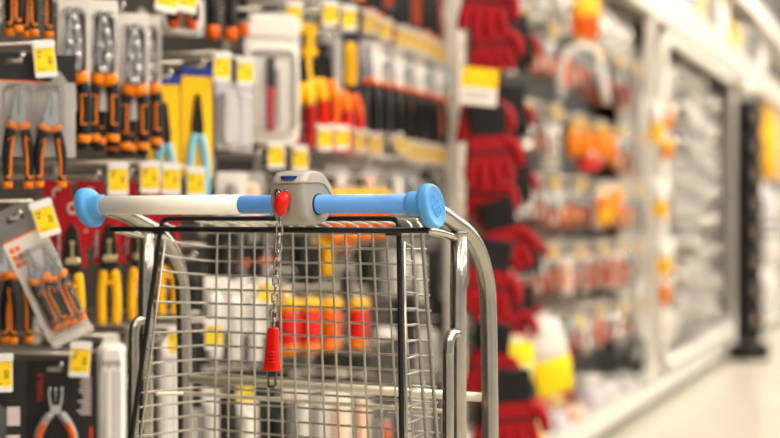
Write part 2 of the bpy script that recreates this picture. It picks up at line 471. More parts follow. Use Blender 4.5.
# --- chrome pliers in pale packs
chp = [(74, 100, 148), (90, 98, 150), (103, 92, 147), (121, 100, 156), (134, 100, 155), (147, 96, 150)]
lab = ['chrome pliers in a pale pack, closest to the grey pliers card', 'chrome pliers in a pale pack, second from the grey pliers card',
       'chrome pliers in a pale pack, third from the grey pliers card', 'chrome pliers in a pale pack, third from the yellow cards',
       'chrome pliers in a pale pack, second from the yellow cards', 'chrome pliers in a pale pack right beside the yellow card']
def chrome_pack():
    parts = [('card', MB().prism(rrect(0.055, 0.20, 0.004, 2, 0, -0.09), 0.0, 0.0012).mesh('card', CARDW), None)]
    L = 0.26
    j = MB()
    for sx in (-1, 1):
        pts = [(sx * .0008, -.012), (sx * .006, -.012), (sx * .012, -.05), (sx * .016, -.085), (sx * .011, -.125), (sx * .0008, -.13)]
        if sx > 0: pts = pts[::-1]
        j.prism(pts, -0.010, -0.002, 0.002)
    for (bx, bz, br) in ((0.004, -.05, .008), (-.007, -.075, .009), (.006, -.095, .010), (-.003, -.118, .010), (0.0, -.03, .006), (.009, -.07, .006)):
        j.ball((bx, -0.012, bz), br, 12, 8, (1, .7, 1))
    parts.append(('jaws', j.mesh('jaws', STEEL), None, 'chrome jaws'))
    parts.append(('dark_insert', MB().prism(rrect(.034, .115, .012, 4, 0.002, -.075), -.0015, -.0002).mesh('dark_insert', BLACKPL), 0, 'black plate added for the dark gap behind the jaws'))  # black plate added to give the dark in the gap between the jaws
    for sx in (-1, 1):
        p = spline([(sx * .006, -.007, -.125), (sx * .016, -.007, -.15), (sx * .0195, -.007, -.19), (sx * .0155, -.007, -.255)], 5)
        n = len(p)
        parts.append(('handle', MB().tube(p, [.0105 + .0022 * math.sin(PI * i / n) for i in range(n)], 10).mesh('handle', BLACKRUB), None)); hi = len(parts) - 1
        parts.append(('grip_collar', MB().tube(p[0:5], [.012, .0158, .0165, .0150, .0125], 10).mesh('grip_collar', ORANGE), hi))
        t = MB().tube(p[-3:], [.0112, .0124, .0085], 10); t.tube([p[7] + Vector((sx * .004, -.011, 0))] + [q + Vector((-sx * .005, -.0100, 0)) for q in p[7:-3]] + [p[-4] + Vector((sx * .005, -.011, 0))], .0025, 6)
        parts.append(('grip_stripe', t.mesh('grip_stripe', ORANGE), hi))
    parts.append(('blister', MB().prism(rrect(.044, .115, .014, 5, 0, -.07), -.028, -.0002, .008).mesh('blister', BLISTER), 0, 'clear plastic blister'))
    return parts
for i, (px, ytop, ybot) in enumerate(chp):
    d = -0.015 - 0.045 * (i % 2)
    q = at(px, ybot, d)
    place('chrome_pliers', lab[i], 'tool pack', proto('chromepack', chrome_pack), q + Vector((0, 0, .255)), R(8 + 5 * (i % 3)), scale=1.0, group='chrome pliers in pale packs')
put_hook(90, -10, 0, 'double hook carrying the chrome pliers nearest the grey card')
put_hook(135, -6, 0, 'double hook carrying the chrome pliers nearest the yellow card')

# --- white pack with two tools and two tags at the top
def window_pack():
    w, h = .115, .094
    parts = [('card', MB().prism(rrect(w, h, .012, 4, 0, -h / 2), 0, .0012).mesh('card', CARDG), None),
             ('blister_rim', MB().tube([(q[0], -.006, q[1]) for q in rrect(w * .8, h * .84, .03, 6, 0, -h * .46)], .006, 8, closed=True).mesh('blister_rim', CARDW), None)]
    for sx in (-1, 1):
        parts.append(('tool_handle', MB().tube(spline([(sx * .021, -.012, -.012), (sx * .023, -.012, -.045), (sx * .023, -.012, -.070)], 4), .012, 10).mesh('tool_handle', BLACKRUB), None))
        t = MB().tube([(sx * .023, -.012, -.062), (sx * .023, -.012, -.078)], [.0135, .010], 10)
        t.tube([(sx * .013, -.020, -.025), (sx * .013, -.020, -.066)], .004, 6)
        parts.append(('grip_trim', t.mesh('grip_trim', DORANGE), len(parts) - 1))
    return parts
q = at(181, 36, -.03)
place('window_pack', 'grey-white rounded pack with two black and orange handles behind two tags', 'tool pack', window_pack(), q + Vector((0, 0, .082)), R(28), scale=.87)
put_tag(171, -24, 'yellow price tag over the grey-white rounded pack, nearer the chrome pliers', rot=28, roll=10, scale=1.25)
put_tag(190, -23, 'yellow price tag over the grey-white rounded pack, nearer the hanging screwdrivers', rot=28, roll=10, scale=1.25)
put_hook(166, -26, 0, 'double hook above the grey-white rounded pack'); put_hook(186, -26, 0, 'double hook above the hanging screwdrivers')

# --- screwdrivers with orange ends
def screwdriver(c1=BLACKRUB, c2=DORANGE):
    sh = MB().tube([(0, 0, 0), (0, 0, -.11)], .003, 8)
    hd = MB().tube([(0, 0, -.10), (0, 0, -.112), (0, 0, -.125), (0, 0, -.14), (0, 0, -.19), (0, 0, -.205)], [.006, .0105, .010, .0125, .0135, .012], 10)
    en = MB().tube([(0, 0, -.198), (0, 0, -.208), (0, 0, -.220), (0, 0, -.226)], [.0135, .015, .0145, .009], 10)
    return [('shaft', sh.mesh('shaft', STEEL), None), ('handle', hd.mesh('handle', c1), None), ('end_cap', en.mesh('end_cap', c2), 1, 'orange end cap')]
for i, (px, yb_, nm) in enumerate(((213, 39, 'beside the grey-white rounded pack'), (231, 41, 'in the middle of three under the top edge'), (243, 36, 'beside the white knife pack'))):
    q = at(px, yb_, -.035 - .02 * (i == 2))
    place('screwdriver', 'black screwdriver with orange end cap, ' + nm, 'screwdriver', proto('sdA', screwdriver), q + Vector((0, 0, .226)), 0, group='screwdrivers under the top edge')
put_hook(235, -72, 0, 'double hook carrying the screwdrivers under the top edge')

# --- row of two tags with balls, yellow cards, lilac packs, white pack
put_hook(215, 52, 0, 'double hook ending at the tag over the lilac packs, nearer the yellow card')
put_hook(240, 57, 0, 'double hook ending at the tag beside the white knife pack')
put_tag(222, 54, 'yellow price tag over the lilac packs, nearer the yellow card', rot=20)
put_tag(245, 59, 'yellow price tag over the lilac packs, touching the white knife pack', rot=20)
def yellow_card():
    w, h = .062, .20
    parts = [('card', MB().prism(rrect(w, h, .004, 2, 0, -.115), 0, .0012).mesh('card', CARDY), None),
             ('header', MB().prism(rrect(w * 1.02, .02, .003, 2, 0, -.006), -.0008, .0015).mesh('header', CARDB), None, 'blue header strip')]
    j = MB()
    for sx in (-1, 1):
        pts = [(sx * .0006, -.05), (sx * .005, -.055), (sx * .012, -.11), (sx * .011, -.135), (sx * .0006, -.14)]
        if sx > 0: pts = pts[::-1]
        j.prism(pts, -.009, -.002, .001)
    parts.append(('jaws', j.mesh('jaws', DSTEEL), None, 'dark steel jaws'))
    for sx in (-1, 1):
        parts.append(('handle', MB().tube(spline([(sx * .006, -.006, -.13), (sx * .013, -.006, -.16), (sx * .017, -.006, -.21), (sx * .015, -.006, -.255)], 5), .0078, 10).mesh('handle', PALEBLUE), None, 'pale blue handle'))
    return parts
for px, py, lb in ((164, 76, 'yellow card holding blue-handled pliers, beside the chrome pliers'), (197, 68, 'yellow card holding blue-handled pliers, beside the lilac packs')):
    q = at(px, py, -.085 if px < 180 else -.045)
    place('yellow_card', lb, 'tool pack', proto('ycard', yellow_card), q, R(24), scale=1.06, group='yellow cards with blue-handled pliers')
put_hook(182, 62, 0, 'double hook behind the two yellow cards', )
# slim steel rulers / blades beside the yellow cards
def blade_strip(c):
    return [('blade', MB().prism(rrect(.022, .26, .003, 2, 0, -.13), 0, .003).mesh('blade', c), None), ('hang_tab', MB().prism(rrect(.026, .025, .006, 3, 0, -.004), -.002, .005).mesh('hang_tab', BLACKPL), None, 'black hang tab')]
for px, py, c, lb in ((176, 72, STEEL, 'slim steel blade strip between the two yellow cards'), (211, 70, STEEL, 'slim steel blade strip between yellow card and lilac pack')):
    place('blade_strip', lb, 'blade', proto(('bl', c.name), lambda: blade_strip(c)), at(px, py, -.11), R(30))
def wrap_pack(c, w=.06, h=.16, inner=None):
    parts = [('card', MB().prism(rrect(w, h, .005, 3, 0, -h / 2), 0, .0012).mesh('card', c), None),
             ('product', MB().tube(spline([(0, -.011, -.025), (0, -.012, -h * .5), (0, -.011, -h * .9)], 4), [.007] + [.0095] * 7 + [.006], 10).mesh('product', inner or CARDW), None),
             ('blister', MB().prism(rrect(w * .78, h * .8, .012, 4, 0, -h * .54), -.026, -.0002, .006).mesh('blister', BLISTER2), 0, 'clear plastic blister')]
    return parts
for i, (px, py) in enumerate(((227, 82), (241, 86))):
    place('lilac_pack', 'pale lilac blister pack under the two tags, %s from the yellow card' % ORD[i], 'tool pack', proto('lil', lambda: wrap_pack(LILAC, .05, .145, LILAC)), at(px, py, -.03), R(28), group='lilac blister packs')
# white knife pack
def knife_pack():
    w, h = .128, .29
    parts = [('card', MB().prism(rrect(w, h, .016, 5, 0, -h / 2), 0, .0015).mesh('card', CARDW), None),
             ('blister_rim', MB().tube([(q[0], -.004, q[1]) for q in rrect(w * .86, h * .66, .02, 6, 0, -h * .60)], .006, 8, closed=True).mesh('blister_rim', CARDW), None),
             ('upper_fold', MB().prism(rrect(w * .98, h * .16, .006, 3, 0, -h * .10), -.006, -.0005, .002).mesh('upper_fold', CARDW), None)]
    parts.append(('knife_handle', MB().tube([(-.006, -.012, -.10), (-.006, -.012, -.165)], .010, 10).mesh('knife_handle', DSTEEL), None, 'dark knife handle'))
    parts.append(('knife_body', MB().tube([(-.006, -.012, -.16), (-.008, -.012, -.262)], [.010, .008], 10).mesh('knife_body', PINKRED), None, 'crimson knife body'))
    parts.append(('spare_blade', MB().box(.008, .016, -.010, -.004, -.255, -.12).mesh('spare_blade', CARDG), None))
    parts.append(('blister', MB().prism(rrect(w * .8, h * .6, .02, 5, 0, -h * .6), -.03, -.002, .008).mesh('blister', BLISTER), 0, 'clear plastic blister'))
    return parts
place('knife_pack', 'tall white blister pack with a black and crimson knife', 'tool pack', knife_pack(), at(272, 14, -.01), R(20))
put_hook(262, 8, 0, 'double hook above the tall white knife pack')

# --- tags under the handle line on the left
for px, py, lb in ((118, 164, 'yellow price tag over the red cutters, farthest from the knife pack'), (150, 163, 'yellow price tag above the white grip, second of four above the trolley bar'),
                   (171, 165, 'yellow price tag above the white grip, third of four above the trolley bar'), (196, 169, 'yellow price tag above the white grip, nearest the coin lock')):
    put_tag(px, py, lb, rot=12)
    put_hook(px - 7, py - 2, 0, 'double hook ending at the ' + lb.replace('yellow price ', '').replace(' above the trolley bar', ''))
for px, py, lb in ((276, 143, 'yellow tag just behind the coin lock, lower pair, nearer the white grip'), (300, 147, 'yellow tag just behind the coin lock, lower pair, nearer the blue grip')):
    put_tag(px, py, lb, rot=12)
    put_hook(px - 6, py - 2, 0, 'double hook ending at the ' + lb.split(',')[0] + (', first' if px < 290 else ', second'))

# --- red cutters with yellow grips
def cutter():
    parts = []
    c = MB()
    c.prism([(-.030, .0), (-.030, -.045), (-.020, -.060), (-.027, -.125), (-.017, -.125), (-.006, -.058), (.006, -.058), (.017, -.125), (.027, -.125), (.020, -.060), (.030, -.045), (.030, .0)], .004, .007)
    parts.append(('red_holder', c.mesh('red_holder', REDCARD), None, 'red holder with white lettering'))
    k = MB()
    ring = [(.0, .0028, -.020)]
    k.tube([(.007 * math.cos(a), .0033, -.022 + .009 * math.sin(a)) for a in [R(40 + 28 * i) for i in range(11)]], .0024, 6)
    for i in range(7):
        k.box(-.0235, -.0195, .003, .0042, -.068 - .007 * i, -.064 - .007 * i) if i % 2 == 0 else k.box(-.0245, -.0205, .003, .0042, -.069 - .007 * i, -.064 - .007 * i)
    parts.append(('lettering', k.mesh('lettering', INKW), 0))
    h = MB()
    h.prism([(.0, -.045), (-.010, -.062), (-.014, -.090), (-.018, -.115), (-.012, -.140), (.0, -.148), (.012, -.140), (.018, -.115), (.014, -.090), (.010, -.062)], -.010, .001, .003)
    parts.append(('head', h.mesh('head', DSTEEL), None, 'dark steel head'))
    b = MB().prism(rrect(.027, .012, .005, 4, 0, -.114), -.015, -.010, .002); b.box(-.002, .002, -.0105, -.009, -.112, -.08); b.tube([(0, -.016, -.082), (0, -.008, -.082)], .0045, 10)
    parts.append(('bolt_plate', b.mesh('bolt_plate', BRASS), 2, 'brassy bolt plate'))
    for sx in (-1, 1):
        parts.append(('grip', MB().tube(spline([(sx * .008, -.004, -.136), (sx * .0115, -.004, -.152), (sx * .014, -.004, -.19), (sx * .013, -.004, -.236)], 5), [.007, .0085, .0095, .0095, .009, .0088, .0086, .0086, .0086, .0086, .0086, .0086, .0086, .0086, .0084, .007], 10).mesh('grip', YELLOW), None, 'yellow grip'))
    parts.append(('grip_band', MB().tube([(-.015, -.008, -.158), (.015, -.008, -.158)], .004, 6).mesh('grip_band', YELLOW), None))
    return parts
cl = ['beside the tilted pack', 'below the blue end cap', 'just outside the trolley tube', 'seen through the trolley frame']
for i, px in enumerate((72, 109, 139, 168)):
    place('metal_cutter', 'dark cutter with yellow grips in a red holder, ' + cl[i], 'cutter', proto('cutter', cutter), at(px, 196, -.03), R(14), scale=1.0, group='cutters with yellow grips')
def red_back():
    c = MB().prism([(-.024, 0), (-.024, -.05), (-.012, -.12), (.0, -.125), (.024, -.05), (.024, 0)], 0, .003)
    k = MB().tube([(.007 * math.cos(a), -.0008, -.022 + .009 * math.sin(a)) for a in [R(40 + 28 * i) for i in range(11)]], .0022, 6)
    for i in range(5): k.box(-.012 + .0005 * i, -.005, -.0012, .0001, -.05 - .011 * i, -.045 - .011 * i)
    return [('strip', c.mesh('strip', REDCARD), None), ('lettering', k.mesh('lettering', INKW), 0, 'white lettering')]
rl = ['behind the tilted pack tag', 'between the first two cutters', 'behind the blue end cap', 'over the trolley tube']
for i, px in enumerate((57, 90, 124, 153)):
    place('red_holder', 'red tapered holder with white lettering, ' + rl[i], 'tool holder', proto('redback', red_back), at(px, 181, -.06), R(14), group='red tapered holders')

# --- tilted precision pliers pack
put_hook(33, 201, 0, 'double hook ending at the tilted tag over the tilted pack')
put_tag(40, 203, 'tilted yellow price tag above the tilted white pliers pack', rot=20, roll=-18)
def tilted_pack():
    w, h = .074, .222
    hd = MB(); slot_card(hd, w, .016, -.034, -.003)
    parts = [('header', hd.mesh('header', mat('card_slate', (112, 110, 108), .4)), None, 'slate grey header'),
             ('card', MB().prism(rrect(w, h - .04, .004, 3, 0, -.034 - (h - .04) / 2), 0, .0014).mesh('card', CARDW), None)]
    k = MB().box(-w / 2, w / 2, -.0005, 0, -.0365, -.0335)
    for (a, b) in ((0, 0), (1, 0), (0, 1), (1, 1), (1, 2), (0, 2)):
        k.box(-.032 + a * .010, -.024 + a * .010, -.0006, 0, -.056 - b * .013, -.047 - b * .013)
    
    parts.append(('orange_print', k.mesh('orange_print', INKO), 1, 'orange printed squares'))
    add_pliers(parts, L=.142, x=-.008, y=-.011, zt=-.058, nose=.7, bow=.009)
    add_pliers(parts, L=.138, x=.019, y=-.011, zt=-.066, nose=.7, bow=.009)
    parts.append(('blister', MB().prism(rrect(.062, .145, .016, 5, .003, -.132), -.026, -.0002, .008).mesh('blister', BLISTER), 1, 'clear plastic blister'))
    parts.append(('bottom_lip', MB().prism(rrect(w, .016, .002, 2, 0, -h + .002), -.012, 0, .002).mesh('bottom_lip', BLISTER2), 1, 'milky plastic lip'))
    return parts
q = at(33, 201, -.036); q.z -= 0.0245
place('tilted_pliers_pack', 'white pack of two small orange pliers hanging tilted from its hook', 'tool pack', tilted_pack(), hang_on(33, 201, .036, 22), R(22), R(-25))
for i, (px, yb_) in enumerate(((1, 344), (17, 343))):
    q = at(px, yb_, -.10)
    place('pliers', 'black pliers with orange trim half hidden behind the tilted pack, ' + ('cut by the picture edge' if i == 0 else 'handle ends visible'), 'pliers',
          proto('plA', loose_pliers()), q + Vector((0, 0, .19)), R(15), group='pliers behind the tilted pack')

# --- black TOOLS card and neighbours
put_hook(74, 354, 0, 'double hook ending at the tag over the black pliers card')
put_tag(81, 344, 'yellow price tag at the corner of the black pliers card', rot=16, roll=4)
put_hook(-6, 355, 0, 'double hook at the picture edge over the black packs')
put_tag(1, 356, 'yellow price tag cut by the picture edge, beside the black pliers card', rot=16)
def tools_card(full=True):
    w, h = .142, .24
    hd = MB(); slot_card(hd, w, .014, -.02, -.003)
    parts = [('card', MB().prism(rrect(w, h - .02, .003, 2, 0, -.02 - (h - .02) / 2), 0, .0014).mesh('card', CARDK), None), ('header', hd.mesh('header', CARDK), None)]
    parts.append(('fold', MB().box(-w / 2 + .018, -w / 2 + .020, -.004, 0, -h, .012).mesh('fold', DSTEEL), 0))
    t = text_mesh('TOOLS', .0125, INKR, mx=Matrix.Translation((-.026, -.0008, -.034)) @ Matrix.Rotation(R(-90), 4, 'Y'))
    parts.append(('lettering', t, 0, 'red lettering reading TOOLS'))
    k = MB(); rr = random.Random(3)
    for i in range(12):
        k.box(.046 - .010 * rr.random(), .060, -.0006, 0, -.022 - i * .0055, -.0195 - i * .0055)
    parts.append(('small_print', k.mesh('small_print', INKW), 0, 'white small print'))
    parts.append(('red_mark', MB().box(.058, .062, -.0006, 0, -.20, -.105).mesh('red_mark', INKR), 0))
    j = MB()
    for sx in (-1, 1):
        pts = [(sx * .011, -.050), (sx * .014, -.052), (sx * .014, -.070), (sx * .010, -.092), (sx * .004, -.098), (sx * .006, -.088), (sx * .010, -.07)]
        if sx > 0: pts = pts[::-1]
        j.prism(pts, -.012, -.004, .0008)
        j.ball((sx * .0115, -.009, -.0515), .0042, 10, 6)
    j.ball((0, -.009, -.0535), .0042, 10, 6); j.tube([(0, -.008, -.056), (0, -.008, -.088)], .002, 8)
    j.tube([(0, -.014, -.097), (0, -.003, -.097)], .0105, 14)
    for sx in (-1, 1): j.ball((sx * .012, -.009, -.106), .006, 10, 6)
    parts.append(('jaws', j.mesh('jaws', STEEL), None, 'chrome jaws'))
    for sx in (-1, 1):
        p = spline([(sx * .010, -.009, -.106), (sx * .022, -.009, -.125), (sx * .033, -.009, -.155), (sx * .034, -.009, -.20)], 5)
        parts.append(('handle', MB().tube(p, .0085, 10).mesh('handle', CARDG), None, 'grey handle')); hi = len(parts) - 1
        parts.append(('grip_trim', MB().tube([q + Vector((-sx * .001, -.0055, 0)) for q in p[5:]], .0058, 8).mesh('grip_trim', DORANGE), hi, 'orange inlay'))
    M = Matrix.Translation((0, 0, -.034)) @ Matrix.Diagonal((.9, 1, .8, 1)) @ Matrix.Translation((0, 0, .050))
    for p_ in parts:
        if p_[0] in ('jaws', 'handle', 'grip_trim'): p_[1].transform(M)
    return parts
for k_ in (0,):
    q = at(74, 354, -.036); q.z -= .0245
    place('tools_card', 'black card reading TOOLS with chrome and orange pliers', 'tool pack', tools_card(), hang_on(74, 354, .036, 12), R(12))
def dark_pack():
    w, h = .10, .24
    hd = MB(); slot_card(hd, w, .014, -.02, -.003, sx=-.03)
    return [('card', MB().prism(rrect(w, h - .02, .003, 2, 0, -.02 - (h - .02) / 2), 0, .0014).mesh('card', CARDK), None), ('header', hd.mesh('header', CARDK), None),
            ('print', MB().box(.02, .04, -.0006, 0, -.09, -.06).box(.018, .04, -.0006, 0, -.12, -.105).mesh('print', INKW), 0, 'white print'),
            ('blister', MB().prism(rrect(.06, .15, .014, 4, -.01, -.13), -.02, -.0002, .006).mesh('blister', BLISTER), 0, 'clear plastic blister')]
q = at(-6, 355, -.036); q.z -= .0245
place('dark_pack', 'plain black pack beside the TOOLS card, cut by the picture edge', 'tool pack', dark_pack(), hang_on(-6, 355, .036, 12, -.03), R(12))
def tube_pack():
    w, h = .052, .26
    c = MB().prism(rrect(w, h, .012, 5, 0, -h / 2), -.022, .010, .010)
    s = MB()
    for (x0, x1) in ((-.013, -.009), (.003, .006), (.012, .015)): s.box(x0, x1, -.0235, -.021, -h * .95, -.05)
    k = MB()
    for i in range(4): k.box(-.018 + i * .009, -.012 + i * .009, -.0230, -.0215, -.040 - .003 * (i % 2), -.030)
    return [('sleeve', c.mesh('sleeve', mat('glossy_white', (232, 228, 224), .18, .1)), None), ('grey_stripes', s.mesh('grey_stripes', CARDG), 0, 'grey stripes'), ('print', k.mesh('print', GREYST), 0),
            ('hang_tab', MB().prism(rrect(.03, .02, .006, 4, 0, .008), -.001, .001).mesh('hang_tab', CARDW), None)]
place('sleeve_pack', 'glossy white sleeve pack beside the black TOOLS card', 'tool pack', proto('tubepack', tube_pack), at(111, 343, -.04), R(14))
put_hook(113, 336, 0, 'double hook above the glossy white sleeve pack')
place('sleeve_pack', 'narrow white sleeve pack seen behind the trolley tubes', 'tool pack', proto('tubepack', tube_pack), at(168, 345, -.04), R(24), scale=.78)
put_tag(177, 328, 'yellow price tag behind the trolley side wires', rot=12); put_hook(170, 327, 0, 'double hook behind the trolley side wires')
put_tag(214, 322, 'yellow price tag behind the trolley grid over the black-bottomed packs', rot=12); put_hook(207, 321, 0, 'double hook over the black-bottomed packs')
put_tag(245, 380, 'yellow price tag low behind the trolley grid, below the red key', rot=12); put_hook(238, 379, 0, 'double hook low behind the trolley grid')
put_tag(266, 280, 'yellow price tag behind the trolley grid beside the hanging chain', rot=12); put_hook(259, 279, 0, 'double hook behind the chain')
def capsule_pack(card, prod, w=.075, h=.16, low=None, bl=None):
    parts = [('card', MB().prism(rrect(w, h, .006, 3, 0, -h / 2), 0, .0012).mesh('card', card), None),
             ('product', MB().tube(spline([(0, -.014, -h * .18), (0, -.016, -h * .4), (0, -.016, -h * .7), (0, -.014, -h * .94)], 4), [.008] + [w * .23] * 11 + [.008], 10, flat=.8).mesh('product', prod), None)]
    if low: parts.append(('lower_band', MB().prism(rrect(w * 1.01, h * .36, .005, 3, 0, -h * .80), -.0022, -.0002).mesh('lower_band', low), 0))
    if bl: parts.append(('blister', MB().prism(rrect(w * .82, h * .8, .014, 4, 0, -h * .54), -.034, -.0002, .008).mesh('blister', bl), 0, 'clear plastic blister'))
    return parts
for i, (px, py) in enumerate(((212, 276), (232, 280), (252, 283))):
    place('glove_pack', 'white pack with black lower half behind the trolley grid, %s from the side wires' % ORD[i], 'tool pack',
          proto('wbpack', lambda: capsule_pack(CARDW, mat('glossy_white', (232, 228, 224), .18, .1), .075, .19, CARDK, BLISTER)), at(px, py, -.03), R(26), group='white packs with black lower half')
# yellow-headed red tools behind the grid
def red_yellow(body=RED):
    b = MB().tube(spline([(0, 0, -.03), (0, 0, -.05), (0, 0, -.085), (0, 0, -.115)], 4), [.012, .020, .026, .028, .029, .029, .029, .028, .027, .026, .025, .024, .022], 12)
    h = MB().ball((0, 0, -.016), .027, 14, 8, (1.25, .9, .72))
    f = MB().tube([(0, 0, -.11), (0, 0, -.122), (0, 0, -.135)], [.026, .027, .018], 12)
    return [('body', b.mesh('body', body), None), ('head', h.mesh('head', YELLOW), None, 'yellow head'), ('foot', f.mesh('foot', ORANGE), None, 'orange lower end')]
for i, (px, c) in enumerate(((288, RED), (309, RED), (330, DORANGE), (358, RED))):
    place('tape_bottle', '%s bottle with yellow head behind the grid, %s from the chain' % ('red' if c is RED else 'orange-red', ORD[i]), 'bottle', proto(('ry', c.name), lambda: red_yellow(c)),
          at(px, 298, -.04), R(20), scale=1.0, group='yellow-headed bottles behind the grid')
    put_hook(px + 9, 287, .0, 'double hook above the yellow-headed bottles, %s from the chain' % ORD[i])
place('white_pod', 'white oval pod behind the grid beside the yellow-headed bottles', 'pack', [('pod', MB().ball((0, 0, 0), .03, 16, 10, (1.1, .6, .62)).mesh('pod', CARDW), None), ('pod_cap', MB().ball((.024, 0, 0), .014, 12, 8).mesh('pod_cap', CARDG), None)], at(385, 334, -.02), R(10))

# --- generic hung goods, blurred rows between the knife pack and the cream post
def hung(name, label, cat, key, fn, px, py, d=-.03, rot=25, scale=1.0, group=None, roll=0):
    o = place(name, label, cat, proto(key, fn), at(px, py, d), R(rot), R(roll), scale, group)
    if name in ('hanging_pack', 'tool_pack', 'tape_bottle', 'clamp') and py > 20 and not (name == 'tool_pack' and px < 345):
        q = at(px, py, d); q = q + N * (max(d + .034, -.05) - d) + Vector((0, 0, .036))
        place('peg_hook', 'hook for ' + label, 'hook', proto('hook', hook_parts), q, RZW, group='single pack hooks behind the trolley')
    return o
PW = lambda c, p, w=.07, h=.15, low=None, bl=None: (('cap', c.name, p.name, w, h, low.name if low else '', bl.name if bl else ''), lambda: capsule_pack(c, p, w, h, low, bl))
# upper tags
for i, (px, py, pl) in enumerate(((294, 3, 0), (330, 2, 0), (349, 7, 0), (370, 12, 1), (385, 20, 1), (402, 27, 1), (413, 31, 1), (423, 35, 1), (432, 40, 1), (441, 45, 1))):
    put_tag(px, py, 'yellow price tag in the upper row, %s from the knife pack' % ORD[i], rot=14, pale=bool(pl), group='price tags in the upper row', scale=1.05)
    put_hook(px - 5, py - 2, 0, 'double hook in the upper tag row, %s from the knife pack' % ORD[i], 'hooks of the upper tag row')
# middle tags
for i, (px, py, rl_, pl) in enumerate(((325, 127, 0, 0), (342, 127, 0, 0), (360, 131, 0, 1), (376, 134, 0, 1), (396, 136, -30, 1), (411, 141, 0, 1), (421, 143, 0, 1), (431, 145, 0, 1), (441, 147, 0, 1))):
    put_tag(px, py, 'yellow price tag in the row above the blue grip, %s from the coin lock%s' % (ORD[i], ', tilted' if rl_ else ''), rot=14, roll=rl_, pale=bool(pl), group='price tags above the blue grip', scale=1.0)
    put_hook(px - 5, py - 2, 0, 'double hook in the row above the blue grip, %s from the coin lock' % ORD[i], 'hooks above the blue grip')
# top: orange and black screwdrivers
for r_, (yb_, dd) in enumerate(((38, -.03), (30, -.09))):
    for i in range(9):
        px = 358 + i * 9.5 + 4 * r_
        q = at(px, (yb_ - (0 if i > 3 else 14)) + (i % 3) * 4 - 6 + i * 1.2, dd)
        hung('screwdriver', 'dark orange-ended screwdriver high before the cream post, %s row, %s from the tags' % ('front' if r_ == 0 else 'back', ORD[i]), 'screwdriver',
             'sdB%d' % (1 if (i + r_) % 3 else 0), (lambda: screwdriver(BLACKRUB, DORANGE)) if (i + r_) % 3 else (lambda: screwdriver(mat('rust_dark', (150, 52, 8)), BLACKRUB)), px, 0, dd, 0, 1.35, 'screwdrivers high before the cream post').location = q + Vector((0, 0, .305))
hung('red_pack', 'red pack at the top edge above the yellow clamp', 'pack', *PW(REDCARD, RED, .09, .12), 317, -58, -.08)
hung('red_pack', 'red and orange pack at the top edge beside the upper tags', 'pack', *PW(REDCARD, ORANGE, .08, .14), 340, -66, -.08)
hung('orange_pack', 'orange-yellow pack at the top edge beside the dark screwdrivers', 'pack', *PW(CARDY, ORANGE, .045, .14), 357, -56, .0)
# below upper tags
def clamp(c1, c2):
    b = MB().tube(spline([(0, 0, 0), (.004, 0, -.04), (-.004, 0, -.09), (.0, 0, -.13)], 5), [.012] * 16, 10)
    a = MB().box(-.022, .022, -.008, .008, -.02, .004).box(-.018, .024, -.008, .008, -.075, -.055)
    t = MB().tube([(0, 0, -.12), (0, 0, -.19)], [.010, .013], 10)
    return [('frame', b.mesh('frame', c1), None), ('jaw', a.mesh('jaw', c1), None), ('handle', t.mesh('handle', c2), None)]
hung('clamp', 'yellow clamp beside the tall white knife pack', 'clamp', ('cl', 1), lambda: clamp(YELLOW, YELLOW), 308, 26, -.03, 15, .95)
hung('clamp', 'dark clamp with yellow handle below the upper tags', 'clamp', ('cl', 2), lambda: clamp(DSTEEL, YELLOW), 322, 45, -.05, 15, .7)
hung('grey_strip_pack', 'grey strip pack under the second upper tag', 'pack', *PW(CARDG, CARDG, .05, .16), 333, 30, -.04)
hung('navy_pack', 'dark navy pack under the third upper tag', 'pack', *PW(NAVY, NAVY, .075, .18), 347, 34, -.06)
hung('yellow_strip', 'orange-yellow strip over the navy pack', 'pack', *PW(CARDY, YELLOW, .03, .11), 351, 42, -.02)
hung('navy_pack', 'dark navy pack next to the grey strip pack', 'pack', *PW(NAVY, CARDG, .06, .15), 337, 60, -.07)
# red / yellow handled tools
def tworing(c1, c2):
    parts = []
    for sx in (-1, 1):
        parts.append(('handle', MB().tube(spline([(sx * .006, 0, -.05), (sx * .017, 0, -.08), (sx * .019, 0, -.13), (sx * .015, 0, -.19)], 5), .0115, 10).mesh('handle', c1), None))
        parts.append(('grip_end', MB().tube(spline([(sx * .005, 0, -.03), (sx * .010, 0, -.055), (sx * .018, 0, -.085)], 3), [.011, .014, .0145, .015, .015, .0145, .013], 10).mesh('grip_end', c2), len(parts) - 1))
    j = MB()
    for sx in (-1, 1):
        pts = [(sx * .0006, .03), (sx * .006, .028), (sx * .013, -.02), (sx * .010, -.045), (sx * .0006, -.05)]
        if sx > 0: pts = pts[::-1]
        j.prism(pts, -.006, .006, .001)
    parts.append(('jaws', j.mesh('jaws', DSTEEL), None, 'dark jaws'))
    return parts
for i, (px, py, c1, c2) in enumerate(((303, 70, REDCARD, YELLOW), (316, 66, RED, YELLOW), (328, 68, DORANGE, ORANGE), (340, 78, RED, ORANGE), (352, 82, RED, DORANGE))):
    hung('red_pliers', 'red-handled pliers with %s shoulders, %s from the knife pack' % ('yellow' if c2 is YELLOW else 'orange', ORD[i]), 'pliers', ('tr', c1.name, c2.name), lambda: tworing(c1, c2), px, py, -.035, 15, 1.0, 'red-handled pliers past the knife pack')
